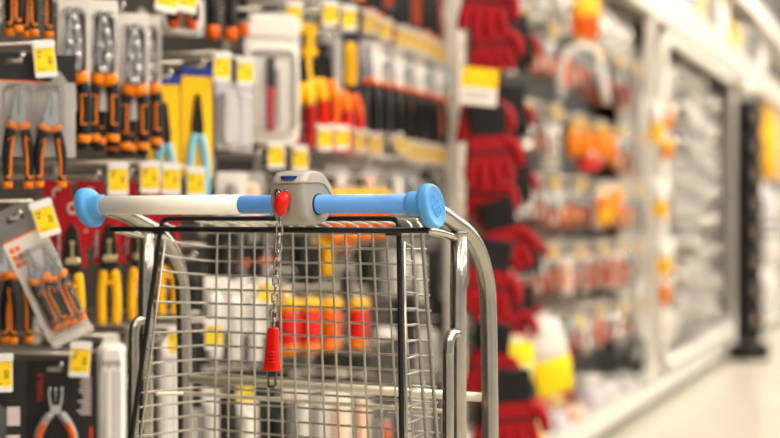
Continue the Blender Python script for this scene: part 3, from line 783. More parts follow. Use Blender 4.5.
# white packs with orange/black handles
for i, px in enumerate((368, 379, 390, 401, 411, 421, 430, 439)):
    py = 45 + i * 3.2
    hung('tool_on_card', '%s card with orange and black pliers under the upper tags, %s from the red handles' % (('pale', 'grey')[i % 2], ORD[i]), 'tool pack', ('toc', i % 2),
         lambda: add_pliers([('card', MB().prism(rrect(.08, .11, .006, 3, 0, -.045), .003, .0042).mesh('card', (CARDW, CARDG)[i % 2]), None), ('blister_dome', MB().ball((0, -.004, -.045), .026, 14, 8, (1, .45, 1.1)).mesh('blister_dome', (CARDW, STEEL)[i % 2]), 0)],
                            L=.25, zt=.0, c2=DORANGE, bow=.022, steel=STEEL, y=-.012, stripe=False), px, py, -.035, 10 + 4 * (i % 2), 1.0, 'orange and black pliers on cards')
for i, px in enumerate((372, 386, 398, 410, 421, 431, 440)):
    hung('screwdriver', 'orange and black screwdriver above the middle tags, %s from the red handles' % ORD[i], 'screwdriver', 'sdB%d' % (1 if i % 3 else 0), (lambda: screwdriver(BLACKRUB, DORANGE)) if i % 3 else (lambda: screwdriver(DORANGE, BLACKRUB)), px, 62 + i * 2.0, -.10, 0, 1.0, 'screwdrivers above the middle tags')
# under middle tags
for i, (px, py, c, p_) in enumerate(((232, 172, CARDW, CARDG), (250, 172, CARDG, PEACH), (306, 170, CARDG, STEEL), (322, 172, CARDK, DSTEEL), (337, 165, CARDG, CARDW), (350, 170, CARDK, DSTEEL), (366, 166, CARDG, PEACH), (380, 172, CARDK, STEEL), (394, 170, CARDG, CARDW), (408, 170, CARDG, STEEL), (420, 172, CARDK, CARDG), (432, 174, CARDG, DSTEEL), (437, 176, CARDK, CARDG))):
    hung('tool_pack', '%s tool pack behind the trolley bar, %s along from the yellow card' % ('black' if c is CARDK else ('white' if c is CARDW else 'grey'), ORD[i]), 'tool pack', *PW(c, p_, .07, .13), px, py, -.045, 20, 1.0, 'tool packs behind the trolley bar')
for i, px in enumerate((334, 350, 364, 380)):
    hung('tape_bottle', 'yellow-topped orange bottle just above the blue grip, %s from the coin lock' % ORD[i], 'bottle', ('ry', DORANGE.name), lambda: red_yellow(DORANGE), px, 190, .015, 20, .95, 'yellow-topped bottles above the blue grip')
for i, (px, c) in enumerate(((234, RUST), (246, DORANGE), (262, DORANGE), (270, DORANGE))):
    hung('screwdriver', 'orange-ended driver behind the top of the grid, %s from the side wires' % ORD[i], 'screwdriver', 'sdC', lambda: screwdriver(BLACKRUB, DORANGE), px, 206, -.06, 0, .6, 'orange-ended drivers behind the grid')
# through the grid, mid heights
grid_goods = [(300, 235, CARDK, DSTEEL, .05, .09), (324, 236, CARDY, YELLOW, .05, .10), (343, 234, DORANGE, ORANGE, .05, .05), (365, 245, CARDK, DSTEEL, .07, .12), (282, 285, CARDG, CARDY, .05, .06), (395, 250, CARDG, CARDW, .07, .14), (415, 255, CARDW, CARDG, .07, .14),
              (430, 250, CARDK, DSTEEL, .07, .16), (310, 245, CARDK, DSTEEL, .06, .12), (345, 262, CARDG, CARDK, .06, .1), (442, 300, CARDK, CARDK, .08, .18), (405, 290, CARDK, DSTEEL, .08, .16), (190, 262, CARDK, DSTEEL, .06, .14), (222, 232, CARDK, DSTEEL, .07, .13), (255, 232, CARDG, DSTEEL, .07, .13)]
for i, (px, py, c, p_, w, h) in enumerate(grid_goods):
    hung('hanging_pack', '%s pack behind the grid at chain height, %s of the row' % (c.name.replace('card_', '').replace('_grip', '').replace('deep_', ''), ORD[i]), 'tool pack', *PW(c, p_, w, h), px, py, -.06 - .012 * (i % 3), 22, 1.0, 'packs seen through the grid at chain height')
low_goods = [(205, 388, CARDW, CARDG, .06, .16), (222, 385, CARDK, DSTEEL, .07, .17), (258, 360, CARDK, DSTEEL, .09, .15), (292, 362, CARDK, CARDG, .08, .14), (245, 400, CARDW, CARDW, .06, .15), (275, 402, CARDK, DSTEEL, .07, .16), (296, 385, CARDW, CARDG, .07, .17), (318, 385, CARDW, CARDW, .07, .17),
             (338, 387, CARDW, PEACH, .07, .17), (360, 388, CARDG, PEACH, .07, .17), (384, 420, CARDG, DORANGE, .05, .06), (402, 392, CARDK, CARDW, .07, .17), (420, 390, CARDG, CARDG, .07, .17), (440, 385, CARDK, CARDG, .07, .17), (330, 352, CARDK, DSTEEL, .08, .10), (355, 355, CARDK, DSTEEL, .08, .10),
             (185, 330, CARDK, DSTEEL, .07, .16), (428, 330, CARDW, CARDG, .07, .12), (240, 352, CARDK, DSTEEL, .09, .12), (215, 350, CARDK, DSTEEL, .08, .12)]
for i, (px, py, c, p_, w, h) in enumerate(low_goods):
    hung('hanging_pack', '%s pack seen low through the grid, %s from the side wires' % (c.name.replace('card_', ''), ORD[i]), 'tool pack', *PW(c, p_, w, h), px, py, -.04 - .03 * (i % 4), 22, 1.0, 'packs seen low through the grid')

# ================================================================== red gloves beside the cream post
def glove():
    b = MB()
    out = [(-.045, 0), (-.052, -.05), (-.056, -.085), (.056, -.085), (.052, -.05), (.045, 0)]
    b.prism(out[::1], -.014, .014, .006)
    parts = [('back', b.mesh('back', GLOVERED), None, 'red knit back')]
    for i, (x, L) in enumerate(((-.044, .052), (-.015, .066), (.015, .064), (.044, .05))):
        parts.append(('finger', MB().tube(spline([(x * .95, 0, -.078), (x * 1.05, -.003, -.078 - L * .5), (x * 1.12, -.004, -.078 - L)], 4), [.0145, .0155, .0155, .015, .0148, .0145, .014, .012, .006], 10).mesh('finger', GLOVERED), 0))
    parts.append(('thumb', MB().tube(spline([(.045, -.004, -.03), (.068, -.010, -.055), (.074, -.012, -.095)], 4), [.015, .016, .016, .0155, .015, .014, .013, .011, .006], 10).mesh('thumb', GLOVERED), 0))
    parts.append(('cuff', MB().prism([(-.047, .055), (-.044, -.022), (.044, -.022), (.047, .055)], -.017, .017, .006).mesh('cuff', GLOVEBLK), None, 'black cuff'))
    parts.append(('knuckle_band', MB().box(-.057, .057, -.0165, -.010, -.062, -.054).mesh('knuckle_band', GLOVEBLK), 0))
    return parts
gl = [(488, -22, 0, 6), (490, 22, 0, -4), (484, 92, 0, 4), (488, 128, 0, -3), (490, 172, 0, 5), (500, 222, 0, -14), (492, 262, 0, 8), (505, 305, 0, -8), (492, 345, 0, 6), (512, 394, 0, -4), (494, 420, 0, 4)]
for i, (px, py, _, rl_) in enumerate(gl):
    place('work_glove', 'red and black work glove in the column by the cream post, %s from the top' % ORD[i], 'glove', proto('glove', glove), at(px - 1, py, (.184, .076, .130)[i % 3] if i != 9 else .27), R(8), R(rl_), 1.22, 'red and black work gloves')
for i, (px, py) in enumerate(((517, 30), (513, 100), (518, 165), (524, 235), (522, 300), (518, 360))):
    place('work_glove', 'black-backed work glove with red edge behind the red column, %s from the top' % ORD[i], 'glove', proto('glove2', lambda: [
        (n, (lambda m: (m.materials.clear(), m.materials.append(GLOVERED if n in ('thumb',) else GLOVEBLK), m)[2])(me.copy()), p_, None) for (n, me, p_, *_) in glove()]), at(px, py, .01 + .012 * (i % 2)), R(30), R(-8 + 5 * (i % 3)), 1.0, 'black work gloves')
place('glove_strip', 'dark hanging strip that carries the red gloves', 'strip', [('strip', MB().box(-.016, .016, .0, .004, -.83, .95).mesh('strip', BLACKPL), None), ('clip', MB().tube([(0, .0, .9), (0, .05, .9)], .006, 8).mesh('clip', ROD), None)], W(s_of(489, .0), .0, 1.0) , RZW)
place('header_card', 'yellow and white header card hanging among the red gloves', 'card', [
    ('yellow_half', MB().prism(rrect(.13, .07, .004, 3, 0, -.035), 0, .003).mesh('yellow_half', CARDY), None, 'yellow upper half'),
    ('white_half', MB().prism(rrect(.13, .06, .004, 3, 0, -.099), 0, .003).mesh('white_half', CARDW), None, 'white lower half'),
    ('print', MB().box(-.05, .05, -.001, 0, -.092, -.086).box(-.05, .03, -.001, 0, -.107, -.101).mesh('print', GREYST), 1)], at(481, 68, .235), R(10), R(5), .78)

# ================================================================== middle bay
rows = [(2.04, 'top'), (1.77, 'second'), (1.44, 'third'), (1.17, 'fourth'), (.90, 'fifth'), (.62, 'sixth')]
def card_tool(card, col, steel=STEEL, L=.165):
    return lambda: add_pliers([('card', MB().prism(rrect(.075, .12, .006, 3, 0, -.06), .003, .0042).mesh('card', card), None),
                               ('blister_dome', MB().ball((0, -.004, -.055), .026, 14, 8, (1, .5, 1.2)).mesh('blister_dome', BLISTER2), 0)], L=L, c1=col, c2=BLACKRUB if col is not BLACKRUB else DORANGE, bow=.024, steel=steel, y=-.014)
def shiny_pack(card, n):
    def f():
        rr = random.Random(n); j = MB()
        for k in range(7):
            j.ball((rr.uniform(-.025, .025), -.012, -.03 - rr.uniform(0, .10)), rr.uniform(.009, .016), 12, 8)
        for k in range(3): j.tube([(-.024 + .024 * k, -.010, -.02), (-.024 + .024 * k, -.010, -.15)], .005, 8)
        return [('card', MB().prism(rrect(.075, .165, .006, 3, 0, -.08), 0, .0015).mesh('card', card), None), ('metal_ware', j.mesh('metal_ware', CHAINM), None, 'bright metal pieces')]
    return f
PLN = {'orange_grip': 'orange', 'deep_orange': 'deep orange', 'rust_orange': 'rust', 'red_card': 'red', 'black_rubber': 'black'}
def mid_pick(px, r, rr):
    """(label words, proto key, builder) of what hangs there"""
    def tool(card, col): return ('%s-handled tool on %s card' % (PLN[col.name], card.name[5:]), ('ct', card.name, col.name), card_tool(card, col))
    def shiny(card): n = rr.randrange(3); return ('shiny metal pieces on %s card' % card.name[5:], ('sp', card.name, n), shiny_pack(card, n))
    def cap(card, p_, words): return (words, ('mid', card.name, p_.name), lambda: capsule_pack(card, p_, .075, .17, None, BLISTER))
    W_, G_ = CARDW, CARDG
    if r == 0: L = [shiny(W_), shiny(G_), tool(G_, BLACKRUB)] if px < 570 else [cap(CARDY, DORANGE, 'orange product on yellow card'), shiny(W_), shiny(W_)]
    elif r == 1: L = [cap(W_, ORANGE, 'orange product on white card'), shiny(W_), tool(W_, DORANGE), tool(G_, BLACKRUB)] if px < 565 else ([tool(W_, DORANGE), cap(G_, DORANGE, 'deep orange product on grey card'), tool(G_, BLACKRUB)] if px < 600 else [shiny(G_), tool(G_, BLACKRUB), tool(G_, REDCARD)])
    elif r == 2: L = [tool(W_, RUST), shiny(W_), shiny(G_), tool(G_, RUST)] if px < 575 else [tool(W_, ORANGE), tool(W_, REDCARD), tool(G_, BLACKRUB)]
    elif r == 3: L = [shiny(W_), tool(W_, RUST), shiny(G_)] if px < 570 else [tool(W_, ORANGE), tool(W_, ORANGE), cap(W_, RUST, 'rust product on white card'), tool(G_, REDCARD)]
    elif r == 4: L = [tool(W_, RUST), cap(W_, RUST, 'rust product on white card'), cap(W_, PEACH, 'peach product on white card'), tool(G_, DORANGE)]
    else: L = [tool(G_, REDCARD), cap(G_, RED, 'red product on grey card')] if 560 < px < 585 else [cap(G_, DORANGE, 'deep orange product on grey card'), tool(G_, RUST), shiny(G_), tool(W_, REDCARD)]
    return rr.choice(L)
mc = []
s = s_of(524)
while True:
    pxs = CX + F * (W(s, 0, 0).x / W(s, 0, 0).y)
    if pxs > 641: break
    mc.append((s, pxs)); s += .225
rr = random.Random(21)
for r, (z, rn) in enumerate(rows):
    for i, (s, pxs) in enumerate(mc):
        words, key, fn = mid_pick(pxs, r, rr)
        zj = z + rr.uniform(-.015, .012) - (.03 if r == 0 else 0)
        sj = s + rr.uniform(-.03, .03)
        if not (r == 2 and 572 < pxs < 612):
            place('carded_tool', '%s, %s row past the gloves, %s from the gloves' % (words, rn, ORD[i]), 'tool pack',
                  proto(key, fn), W(sj, -.06, zj - .046), R(22 + 30 * rr.random()), 0, rr.uniform(.95, 1.12), 'carded tools of the middle bay')
        place('peg_hook', 'double hook, %s row past the gloves, %s from the gloves' % (rn, ORD[i]), 'hook', proto('hook', hook_parts), W(sj, -.025 if r == 0 else 0, zj), RZW, group='hooks of the middle bay')
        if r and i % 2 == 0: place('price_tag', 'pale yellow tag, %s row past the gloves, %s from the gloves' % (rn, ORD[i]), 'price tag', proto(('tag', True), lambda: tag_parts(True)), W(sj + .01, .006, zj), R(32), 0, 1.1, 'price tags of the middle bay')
# distinct larger pieces
def bag(c1, c2, w=.16, h=.34):
    rings = []
    for k in range(9):
        t = k / 8; z = -h * t
        th = .004 + .032 * math.sin(PI * min(1, t * 1.15)) ** .8 if 0 < t < .87 else .004 + .02 * (1 - t)
        ww = w / 2 * (.86 + .14 * math.sin(PI * t))
        rings.append([Vector((ww * math.cos(a), th * math.sin(a), z)) for a in [2 * PI * i / 16 for i in range(16)]])
    m1 = MB().loft(rings[:5]); m2 = MB().loft(rings[4:])
    return [('bag_top', m1.mesh('bag_top', c1), None), ('bag_body', m2.mesh('bag_body', c2), None), ('hang_strip', MB().prism(rrect(w * .5, .03, .008, 3, 0, .012), -.001, .001).mesh('hang_strip', CARDW), None)]
place('sponge_bag', 'yellow bag with white top hanging low past the gloves', 'bag', bag(CARDW, LIME, .15, .25), at(541, 322, .15), R(20), R(-14))
place('sponge_bag', 'smaller yellow and white bag beside the hanging yellow bag', 'bag', bag(LIME, mat('bag_mix', (240, 226, 150), .35), .15, .16), at(517, 342, .17), R(10), R(4), .8)
place('orange_bag', 'yellow and orange bag at the top edge past the gloves', 'bag', bag(YELLOW, DORANGE, .13, .17), at(586, -4, .05), R(20))
for i, (px, py, c, lb) in enumerate(((573, 122, ORANGE, 'first'), (586, 124, ORANGE, 'second'), (599, 126, ORANGE, 'third'), (609, 128, ORANGE, 'fourth'))):
    place('orange_pouch', 'bright orange pouch in the third row past the gloves, %s of four' % lb, 'pouch', proto('opouch', lambda: [('pouch_body', MB().ball((0, 0, -.085), .032, 14, 8, (1, .9, 1.9)).mesh('pouch_body', ORANGE), None), ('neck', MB().tube([(0, 0, -.03), (0, 0, 0)], [.016, .010], 10).mesh('neck', YELLOW), None)]), at(px, py, .04), R(25), 0, 1.0, 'orange pouches past the gloves')
place('red_pouch', 'red pouch under the bright orange pouches', 'pouch', bag(REDCARD, RED, .12, .06), at(589, 156, .03), R(25))
place('orange_pouch', 'orange-yellow pouch below the tags of the fourth row, near the second post', 'pouch', bag(ORANGE, ORANGE, .09, .12), at(613, 190, .04), R(25))
place('orange_pouch', 'orange-yellow pouch of the fourth row, hanging slightly lower', 'pouch', bag(ORANGE, YELLOW, .08, .12), at(604, 196, .05), R(25))
# white arched hoop display
place('white_hoop', 'white arched hoop bulging from the second row past the gloves', 'hoop', [('hoop', MB().tube([(.085 * math.cos(R(a)), 0, .085 * math.sin(R(a)) * 1.3) for a in range(0, 181, 12)] + [(-.085, 0, -.1)], .014, 10).mesh('hoop', SHELFW), None), ('foot', MB().tube([(.085, 0, .0), (.11, 0, -.12)], .014, 10).mesh('foot', SHELFW), None)], at(581, 74, .08), R(12))

# yellow packs on the second post
for i, (px, py, c1, c2, w, h, lb) in enumerate(((656, 103, CARDW, YELLOW, .075, .20, 'topmost'), (668, 104, PEACH, ORANGE, .055, .13, 'orange one beside the topmost'), (667, 140, YELLOW, ORANGE, .06, .10, 'small one below the topmost'), (660, 184, CARDW, YELLOW, .085, .17, 'middle'), (664, 240, CARDW, YELLOW, .09, .18, 'large white-topped'), (664, 284, ORANGE, ORANGE, .06, .11, 'lowest orange'))):
    place('clip_strip_pack', 'yellow pack hanging on the second cream post, %s' % lb, 'pack', bag(c1, c2, w, h), at(px, py, .085), R(15), group='yellow packs on the second post')

# goods on the base shelf
bg = [CARDW, CARDG, CARDW, LILAC, CARDW, TAN, CARDW, LILAC, RED, PEACH, TAN, LILAC, RED, CARDW, CARDW, LILAC]
for i, c in enumerate(bg):
    w = .13 + .02 * (i % 3); hh = .05 + .02 * (i % 3)
    place('lying_pack', '%s pack lying on the base shelf, %s from the gloves' % (c.name.replace('card_', '').replace('_', ' '), ORD[i]), 'pack', [
        ('packet', MB().prism(rrect(w, hh, .01, 3, 0, hh / 2), -.05, .05, .008).mesh('packet', c), None),
        ('seal', MB().prism(rrect(w * 1.06, .004, .001, 2, 0, hh / 2), -.035, .035).mesh('seal', CARDW), None)], W(5.40 + .185 * i, -.085 if i % 2 else -.225, .141), RZW + R(random.uniform(-9, 9)), group='packs lying on the base shelf')

# ================================================================== grey hardware bay
def hardware(kind):
    c = MB().prism(rrect(.135, .17, .006, 3, 0, -.085), 0, .0015)
    j = MB(); rr = random.Random(kind)
    if kind == 0:
        for k in range(6):
            a = rr.uniform(0, 6.28)
            cx, cz = rr.uniform(-.04, .04), -.05 - rr.uniform(0, .09)
            j.tube([(cx + .018 * math.cos(t * PI / 5), -.010 - .004 * (k % 2), cz + .018 * math.sin(t * PI / 5)) for t in range(10)], .005, 8, closed=True)
    elif kind == 1:
        for k in range(5): j.tube([(-.04 + .02 * k, -.010, -.035), (-.04 + .02 * k, -.010, -.145)], .007, 10)
    else:
        j.prism(rrect(.07, .06, .01, 4, 0, -.115), -.026, -.002, .006)
        j.tube(spline([(-.022, -.014, -.09), (-.022, -.014, -.06), (0, -.014, -.04), (.022, -.014, -.06), (.022, -.014, -.09)], 5), .006, 8)
    return [('card', c.mesh('card', (CARDG, MGREY, CARDW)[kind]), None), ('metal_ware', j.mesh('metal_ware', CHAINM), None, 'bright metal pieces')]
hs = []
s = s_of(673)
while s < s_of(730): hs.append(s); s += .25
for i, s in enumerate(hs):
    n = 8
    off = rr.uniform(-.07, .05)
    for r in range(n):
        z = 1.93 - .205 * r + off + rr.uniform(-.015, .015)
        k = rr.choice((0, 0, 1, 2))
        place('hardware_pack', 'grey hardware pack in the white frame, %s in its column, %s column past the post' % (ORD[r], ORD[i]), 'hardware pack', proto(('hw', k), lambda: hardware(k)), W(s, -.13 + .05 * (i % 2), z), R(15 + 30 * rr.random()), 0, rr.uniform(.9, 1.1), 'grey hardware packs')
place('cable_reel', 'dark cable coil at the foot of the second post', 'coil', [('coil', MB().tube([(.08 * math.cos(t * PI / 8), 0, .08 * math.sin(t * PI / 8)) for t in range(16)], .024, 10, closed=True).mesh('coil', BLACKPL), None), ('band', MB().box(-.012, .012, -.028, .028, .052, .108).mesh('band', CARDG), None)], W(s_of(666), -.16, .142 + .106), R(40))

# ================================================================== beyond the frame: black column, yellow bay
SB = s_of(752, .17)
place('black_display', 'tall black display column hung with dark round goods', 'display', [
    ('column', MB().prism(rrect(.2, 1.70, .02, 3, 0, .98), 0, .06).mesh('column', BLACKPL), None), ('foot', MB().prism(rrect(.26, .12, .02, 3, 0, .06), -.05, .10).mesh('foot', BLACKPL), None)], W(SB, .17, 0), R(35))
for k in range(8):
    place('dark_reel', 'dark round reel on the black display column, %s from the top' % ORD[k], 'reel', proto('reel', lambda: [
        ('ring', MB().tube([(.07 * math.cos(t * PI / 8), -.03, .07 * math.sin(t * PI / 8)) for t in range(16)], .022, 8, closed=True).mesh('ring', BLACKPL), None),
        ('hub', MB().tube([(0, -.05, 0), (0, -.01, 0)], .035, 12).mesh('hub', RUST if 0 else mat('reel_hub', (120, 104, 90), .4)), None)]), W(SB, .17, 1.72 - .205 * k), R(35), group='reels on the black column')
place('silver_dome', 'shiny round cap crowning the black display column', 'cap', [('dome', MB().ball((0, 0, 0), .09, 14, 8, (1, .7, .7)).mesh('dome', CHROME), None), ('collar', MB().tube([(0, 0, -.075), (0, 0, -.02)], .05, 12).mesh('collar', SHELFW), None)], W(SB, .13, 1.92), R(30))
for i, (px, py, c, w, h) in enumerate(((760, 103, YELLOW, .3, .5), (767, 112, YELLOW, .3, .5), (773, 128, YELLOW, .3, .5), (758, 178, CARDW, .25, .3), (764, 190, LILAC, .3, .25), (771, 196, CARDW, .3, .25), (758, 222, CARDG, .25, .3), (771, 232, CARDW, .3, .3), (760, 262, CARDW, .3, .3), (768, 270, CARDW, .3, .3))):
    place('yellow_sack' if c is YELLOW else 'pale_sack', '%s bag hanging beyond the black column, %s from the top' % ('yellow' if c is YELLOW else 'pale', ORD[i]), 'bag', proto(('sack', c.name, w, h), lambda: bag(c, c, w, h)), at(px, py, -.09), R(40), group='bags beyond the black column')
place('shelf_post', 'cream white shelf post at the picture edge beyond the yellow bags', 'post', post_parts(), W(s_of(779), 0.02, 0), RZW, group='cream shelf posts')
place('navy_box', 'dark blue box beyond the black column', 'box', [('carton', MB().prism(rrect(.22, .12, .006, 2, 0, -.06), -.05, .08).mesh('carton', NAVY), None), ('label', MB().box(-.08, .08, -.052, -.05, -.09, -.03).mesh('label', CARDW), None)], at(766, 222, 0.10), R(35))

# stock on top of the fascia
for i, (px, w, h, c, lb) in enumerate(((664, .35, .20, BOXB, 'sky blue carton'), (680, .34, .26, YELLOW, 'deep yellow carton'), (694, .30, .22, BOXB, 'sky blue carton'), (707, .42, .26, TAN, 'tan carton'), (716, .35, .30, BLACKPL, 'black carton'), (728, .5, .30, CARDW, 'white carton'), (740, .5, .22, YELLOW, 'yellow carton'), (749, .5, .28, CARDG, 'grey carton'), (758, .6, .3, BLACKPL, 'black carton'), (766, .6, .25, CARDW, 'white carton'))):
    place('carton', '%s on the ledge above the fascia, %s from the second post' % (lb, ORD[i]), 'carton', [('box', MB().box(-w / 2, w / 2, .03, .28, 0, h).mesh('box', c), None), ('tape', MB().box(-.025, .025, .027, .29, h * .75, h + .001).mesh('tape', TAN if c is not TAN else CARDW), None)],
          W(s_of(px), 0, 2.252), RZW, group='cartons above the fascia')

# ================================================================== the shopping trolley
TH = R(30)
Uax = Vector((math.cos(TH), -math.sin(TH), 0)); Vax = Vector((math.sin(TH), math.cos(TH), 0))
CO = Vector((-.193, 2.1, H))
cart = bpy.data.objects.new('shopping_cart', None); COL.objects.link(cart)
cart.location = (CO.x, CO.y, 0.0); cart.rotation_euler = (0, 0, -TH)       # local x along the bar, local y forward
tag(cart, 'metal shopping trolley with blue and white push bar and coin lock', 'shopping trolley')
def cp(s, t, z): return Vector((s, t, H + z))
def part(name, mb, m, parent=cart, label=None):
    me = mb if isinstance(mb, bpy.types.Mesh) else mb.mesh(name, m)
    o = link(name, me, parent)
    if label: o['label'] = label
    return o
HZ = .0196
bar = part('push_bar', MB().tube([cp(-.27, 0, HZ), cp(.27, 0, HZ)], .0125, 24), BLUEBAR, label='blue push bar')
part('white_sleeve', MB().tube([cp(-.262, 0, HZ), cp(-.0095, 0, HZ)], .0134, 28), WHITEBAR, bar, 'white plastic sleeve')
def cap(sg):
    m = MB()
    # collar
    def ring(s, a, b, dt, dz, ang, n=32):
        out = []
        for i in range(n):
            th = 2 * PI * i / n
            x, y = a * math.cos(th), b * math.sin(th)
            t = x * math.cos(ang) - y * math.sin(ang); z = x * math.sin(ang) + y * math.cos(ang)
            out.append(cp(sg * s, dt + t, HZ + dz + z))
        return out
    A = R(-48)
    def O(s, k, ins=0.0): return ring(s, .0318 * k - ins, .0232 * k - ins, .003, -.0032, A)
    rings = [ring(.252, .0150, .0150, 0, 0, 0), ring(.2545, .0157, .0157, 0, 0, 0), ring(.270, .0160, .0160, 0, 0, 0), ring(.2712, .0168, .0168, .0005, -.0005, A),
             O(.2728, 1.0, .004), O(.2742, 1.0, .0008), O(.278, 1.0), O(.285, 1.0), O(.288, 1.0, .0012), O(.2888, 1.0, .003), O(.2884, 1.0, .0045), O(.2872, 1.0, .0058), O(.2872, .3)]
    m.loft(rings)
    return m
def cap_emblem(sg):
    e = MB()
    A = R(-48); S = .2876
    def q(a, b): # a along long axis, b along short axis
        return cp(sg * S, .003 + a * math.cos(A) - b * math.sin(A), HZ - .0032 + a * math.sin(A) + b * math.cos(A))
    e.tube([q(-.013 + .0048 * math.cos(i * PI / 8), .001 + .0048 * math.sin(i * PI / 8)) for i in range(16)], .0006, 6, closed=True)
    e.tube([q(-.014, .001), q(-.012, .001)], .0006, 6)
    e.tube([q(x, y) for x, y in ((-.004, -.007), (.014, -.006), (.014, .006), (-.004, .008))], .0006, 6, closed=True)
    e.tube([q(.001, -.006), q(.003, .0065)], .0005, 6); e.tube([q(.008, -.006), (q(.009, .006))], .0005, 6)
    e.tube([q(-.002, .003), q(.013, .001)], .0005, 6)
    return e
for sg in (-1, 1):
    c_ = part('end_cap', cap(sg), BLUE, bar, 'light blue oval end cap')
part('cap_emblem', cap_emblem(1), BLUE, bar)
# side frames
ST = .264
for sg in (-1, 1):
    x = sg * ST
    A_  = spline([cp(x, .012, HZ - .004), cp(x, .05, .010), cp(x, .09, -.003), cp(x, .1365, -.020), cp(x, .1690, -.044), cp(x, .192, -.080), cp(x, .200, -.12), cp(x, .205, -.24), cp(x, .208, -.45), cp(x, .208, -.80)], 6)
    sf = part('side_tube', MB().tube(A_, .0116, 20), TUBE)
    part('inner_tube', MB().tube([cp(x, .112, -.016), cp(x, .110, -.1), cp(x, .110, -.80)], .0113, 20), TUBE, sf)
    part('branch_tube', MB().tube(spline([cp(x, .104, -.152), cp(x, .094, -.152), cp(x, .086, -.158), cp(x, .082, -.172), cp(x, .082, -.22), cp(x, .082, -.55), cp(x, .09, -.8)], 6), .0078, 16), TUBE, sf)
    part('weld', MB().ball(cp(x, .100, -.152), .0098, 12, 8, (1, 1.2, .8)), TUBE, sf); part('weld', MB().ball(cp(x, .112, -.020), .0125, 12, 8, (.95, 1.1, .8)), TUBE, sf)
    # bracket between bar and tube
    part('bracket', MB().tube(spline([cp(x * .98, .033, -.0147), cp(x * 1.0, .060, -.018), cp(x, .085, -.022), cp(x, .105, -.026)], 4), [.0042] + [.006] * 12, 10), CHROME, sf)
    # undercarriage
    part('base_rail', MB().tube(spline([cp(x, .05, -.80), cp(x, .20, -.82), cp(x * .9, .6, -.84), cp(x * .7, .95, -.84)], 5), .012, 12), TUBE, sf)
    for t_, xx in ((.10, x), (.88, x * .75)):
        g = part('caster', MB().tube([cp(xx - .012, t_, -.945), cp(xx + .012, t_, -.945)], .055, 20), BLACKRUB, label='black wheel')
        part('caster_fork', MB().box(xx - .020, xx - .015, t_ - .02, t_ + .02, .05, .17).box(xx + .015, xx + .020, t_ - .02, t_ + .02, .05, .17).box(xx - .020, xx + .020, t_ - .02, t_ + .02, .17, .18), TUBE, g)
# gate: black frame
zb = -.36
def gate_pt(sg, z):
    f = (-.02 - z) / .28
    return cp(sg * (.200 + .0233 * f), .0634 - .033 * f, z)
fr = [gate_pt(-1, zb)] + [gate_pt(-1, -.20)] + [gate_pt(-1, -.03), gate_pt(-1, -.012)] + [cp(-.196, .066, -.003), cp(-.187, .067, .0005), cp(-.17, .067, .0005), cp(0, .067, .0005), cp(.17, .067, .0005), cp(.187, .067, .0005), cp(.196, .066, -.003)] + [gate_pt(1, -.012), gate_pt(1, -.03), gate_pt(1, -.20), gate_pt(1, zb)]
gate = part('gate_frame', MB().tube(spline(fr, 4), .0036, 12), BLACKPL, label='black gate frame')
part('gate_bar', MB().tube([cp(-.266, .033, -.0147), cp(.262, .033, -.0147)], .0040, 14), BLACKPL, gate, 'black cross bar')
for a_, b_ in ((.186, .205), (-.205, -.186)): part('hinge_sleeve', MB().tube([cp(a_, .056, -.0185), cp(b_, .056, -.0185)], .0040, 10), BLACKPL, gate)
# wire grid
def panel(s, z):
    f = (-.012 - z) / .288
    return cp(s * (1 + .087 * f), .1385 + .0125 * f, z)
gw = MB(); rw = .00165
def lift(z, k): return k * max(0.0, 1 - (-z - .04) / .15) if z < -.03 else k
rowsz = [-.0205 - .021 * k for k in range(17)]
zl = rowsz[-1]
for z in rowsz:
    g0 = gate_pt(-1, max(z, zb))
    path = [cp(g0.x + .003, g0.y - 0 + .004, z + lift(z, .0145))]
    path += [cp(g0.x * .62 + panel(-.178, z).x * .38, g0.y * .6 + .4 * panel(0, z).y, z + lift(z, .0075)), panel(-.176, z + lift(z, .002)) + Vector((0, -.012, 0)), panel(-.160, z) + Vector((0, -.001, 0)), panel(-.14, z)]
    path = spline(path, 5)[:-1] + [panel(-.13, z), panel(0, z), panel(.13, z), panel(.198, z)]
    gw.tube(path, rw, 8)
grid = part('wire_grid', gw, WIRE)
gv = MB()
for k in range(15):
    s = -.1504 + .0222 * k
    top = [panel(s - .006, -.004) + Vector((0, -.050, .001)), panel(s - .002, -.006) + Vector((0, -.022, 0)), panel(s, -.012) + Vector((0, -.004, 0)), panel(s, -.022) + Vector((0, -.0034, 0))]
    gv.tube(spline(top, 4)[:-1] + [panel(s, -.1) + Vector((0, -.0034, 0)), panel(s, zl - .004) + Vector((0, -.0034, 0))], rw, 8)
part('upright_wires', gv, WIRE, grid)
ge = MB()
ge.tube(spline([panel(-.185, -.012), panel(-.178, -.003) + Vector((0, -.0, 0)), panel(-.16, -.001), panel(0, -.001), panel(.17, -.001), panel(.185, -.004), panel(.192, -.014), panel(.193, -.04), panel(.193, -.15), panel(.1935, zl)], 5), .0028, 10)
ge.tube(spline([panel(.176, -.001) + Vector((0, -.026, 0)), panel(.187, -.006) + Vector((0, -.026, 0)), panel(.1905, -.02) + Vector((0, -.026, 0)), panel(.1905, -.1) + Vector((0, -.026, 0)), panel(.1915, zl) + Vector((0, -.026, 0))], 5), .0027, 10)
ge.tube([gate_pt(-1, -.03) + Vector((.006, .006, 0)), gate_pt(-1, -.2) + Vector((.008, .008, 0)), gate_pt(-1, zb) + Vector((.010, .010, 0))], .0019, 8)
ge.tube([gate_pt(1, -.03) + Vector((.0015, .010, 0)), gate_pt(1, -.2) + Vector((.0015, .010, 0)), gate_pt(1, zb) + Vector((.0015, .010, 0))], .0022, 8)
part('grid_edge', ge, WIRE, grid)
wg = MB()
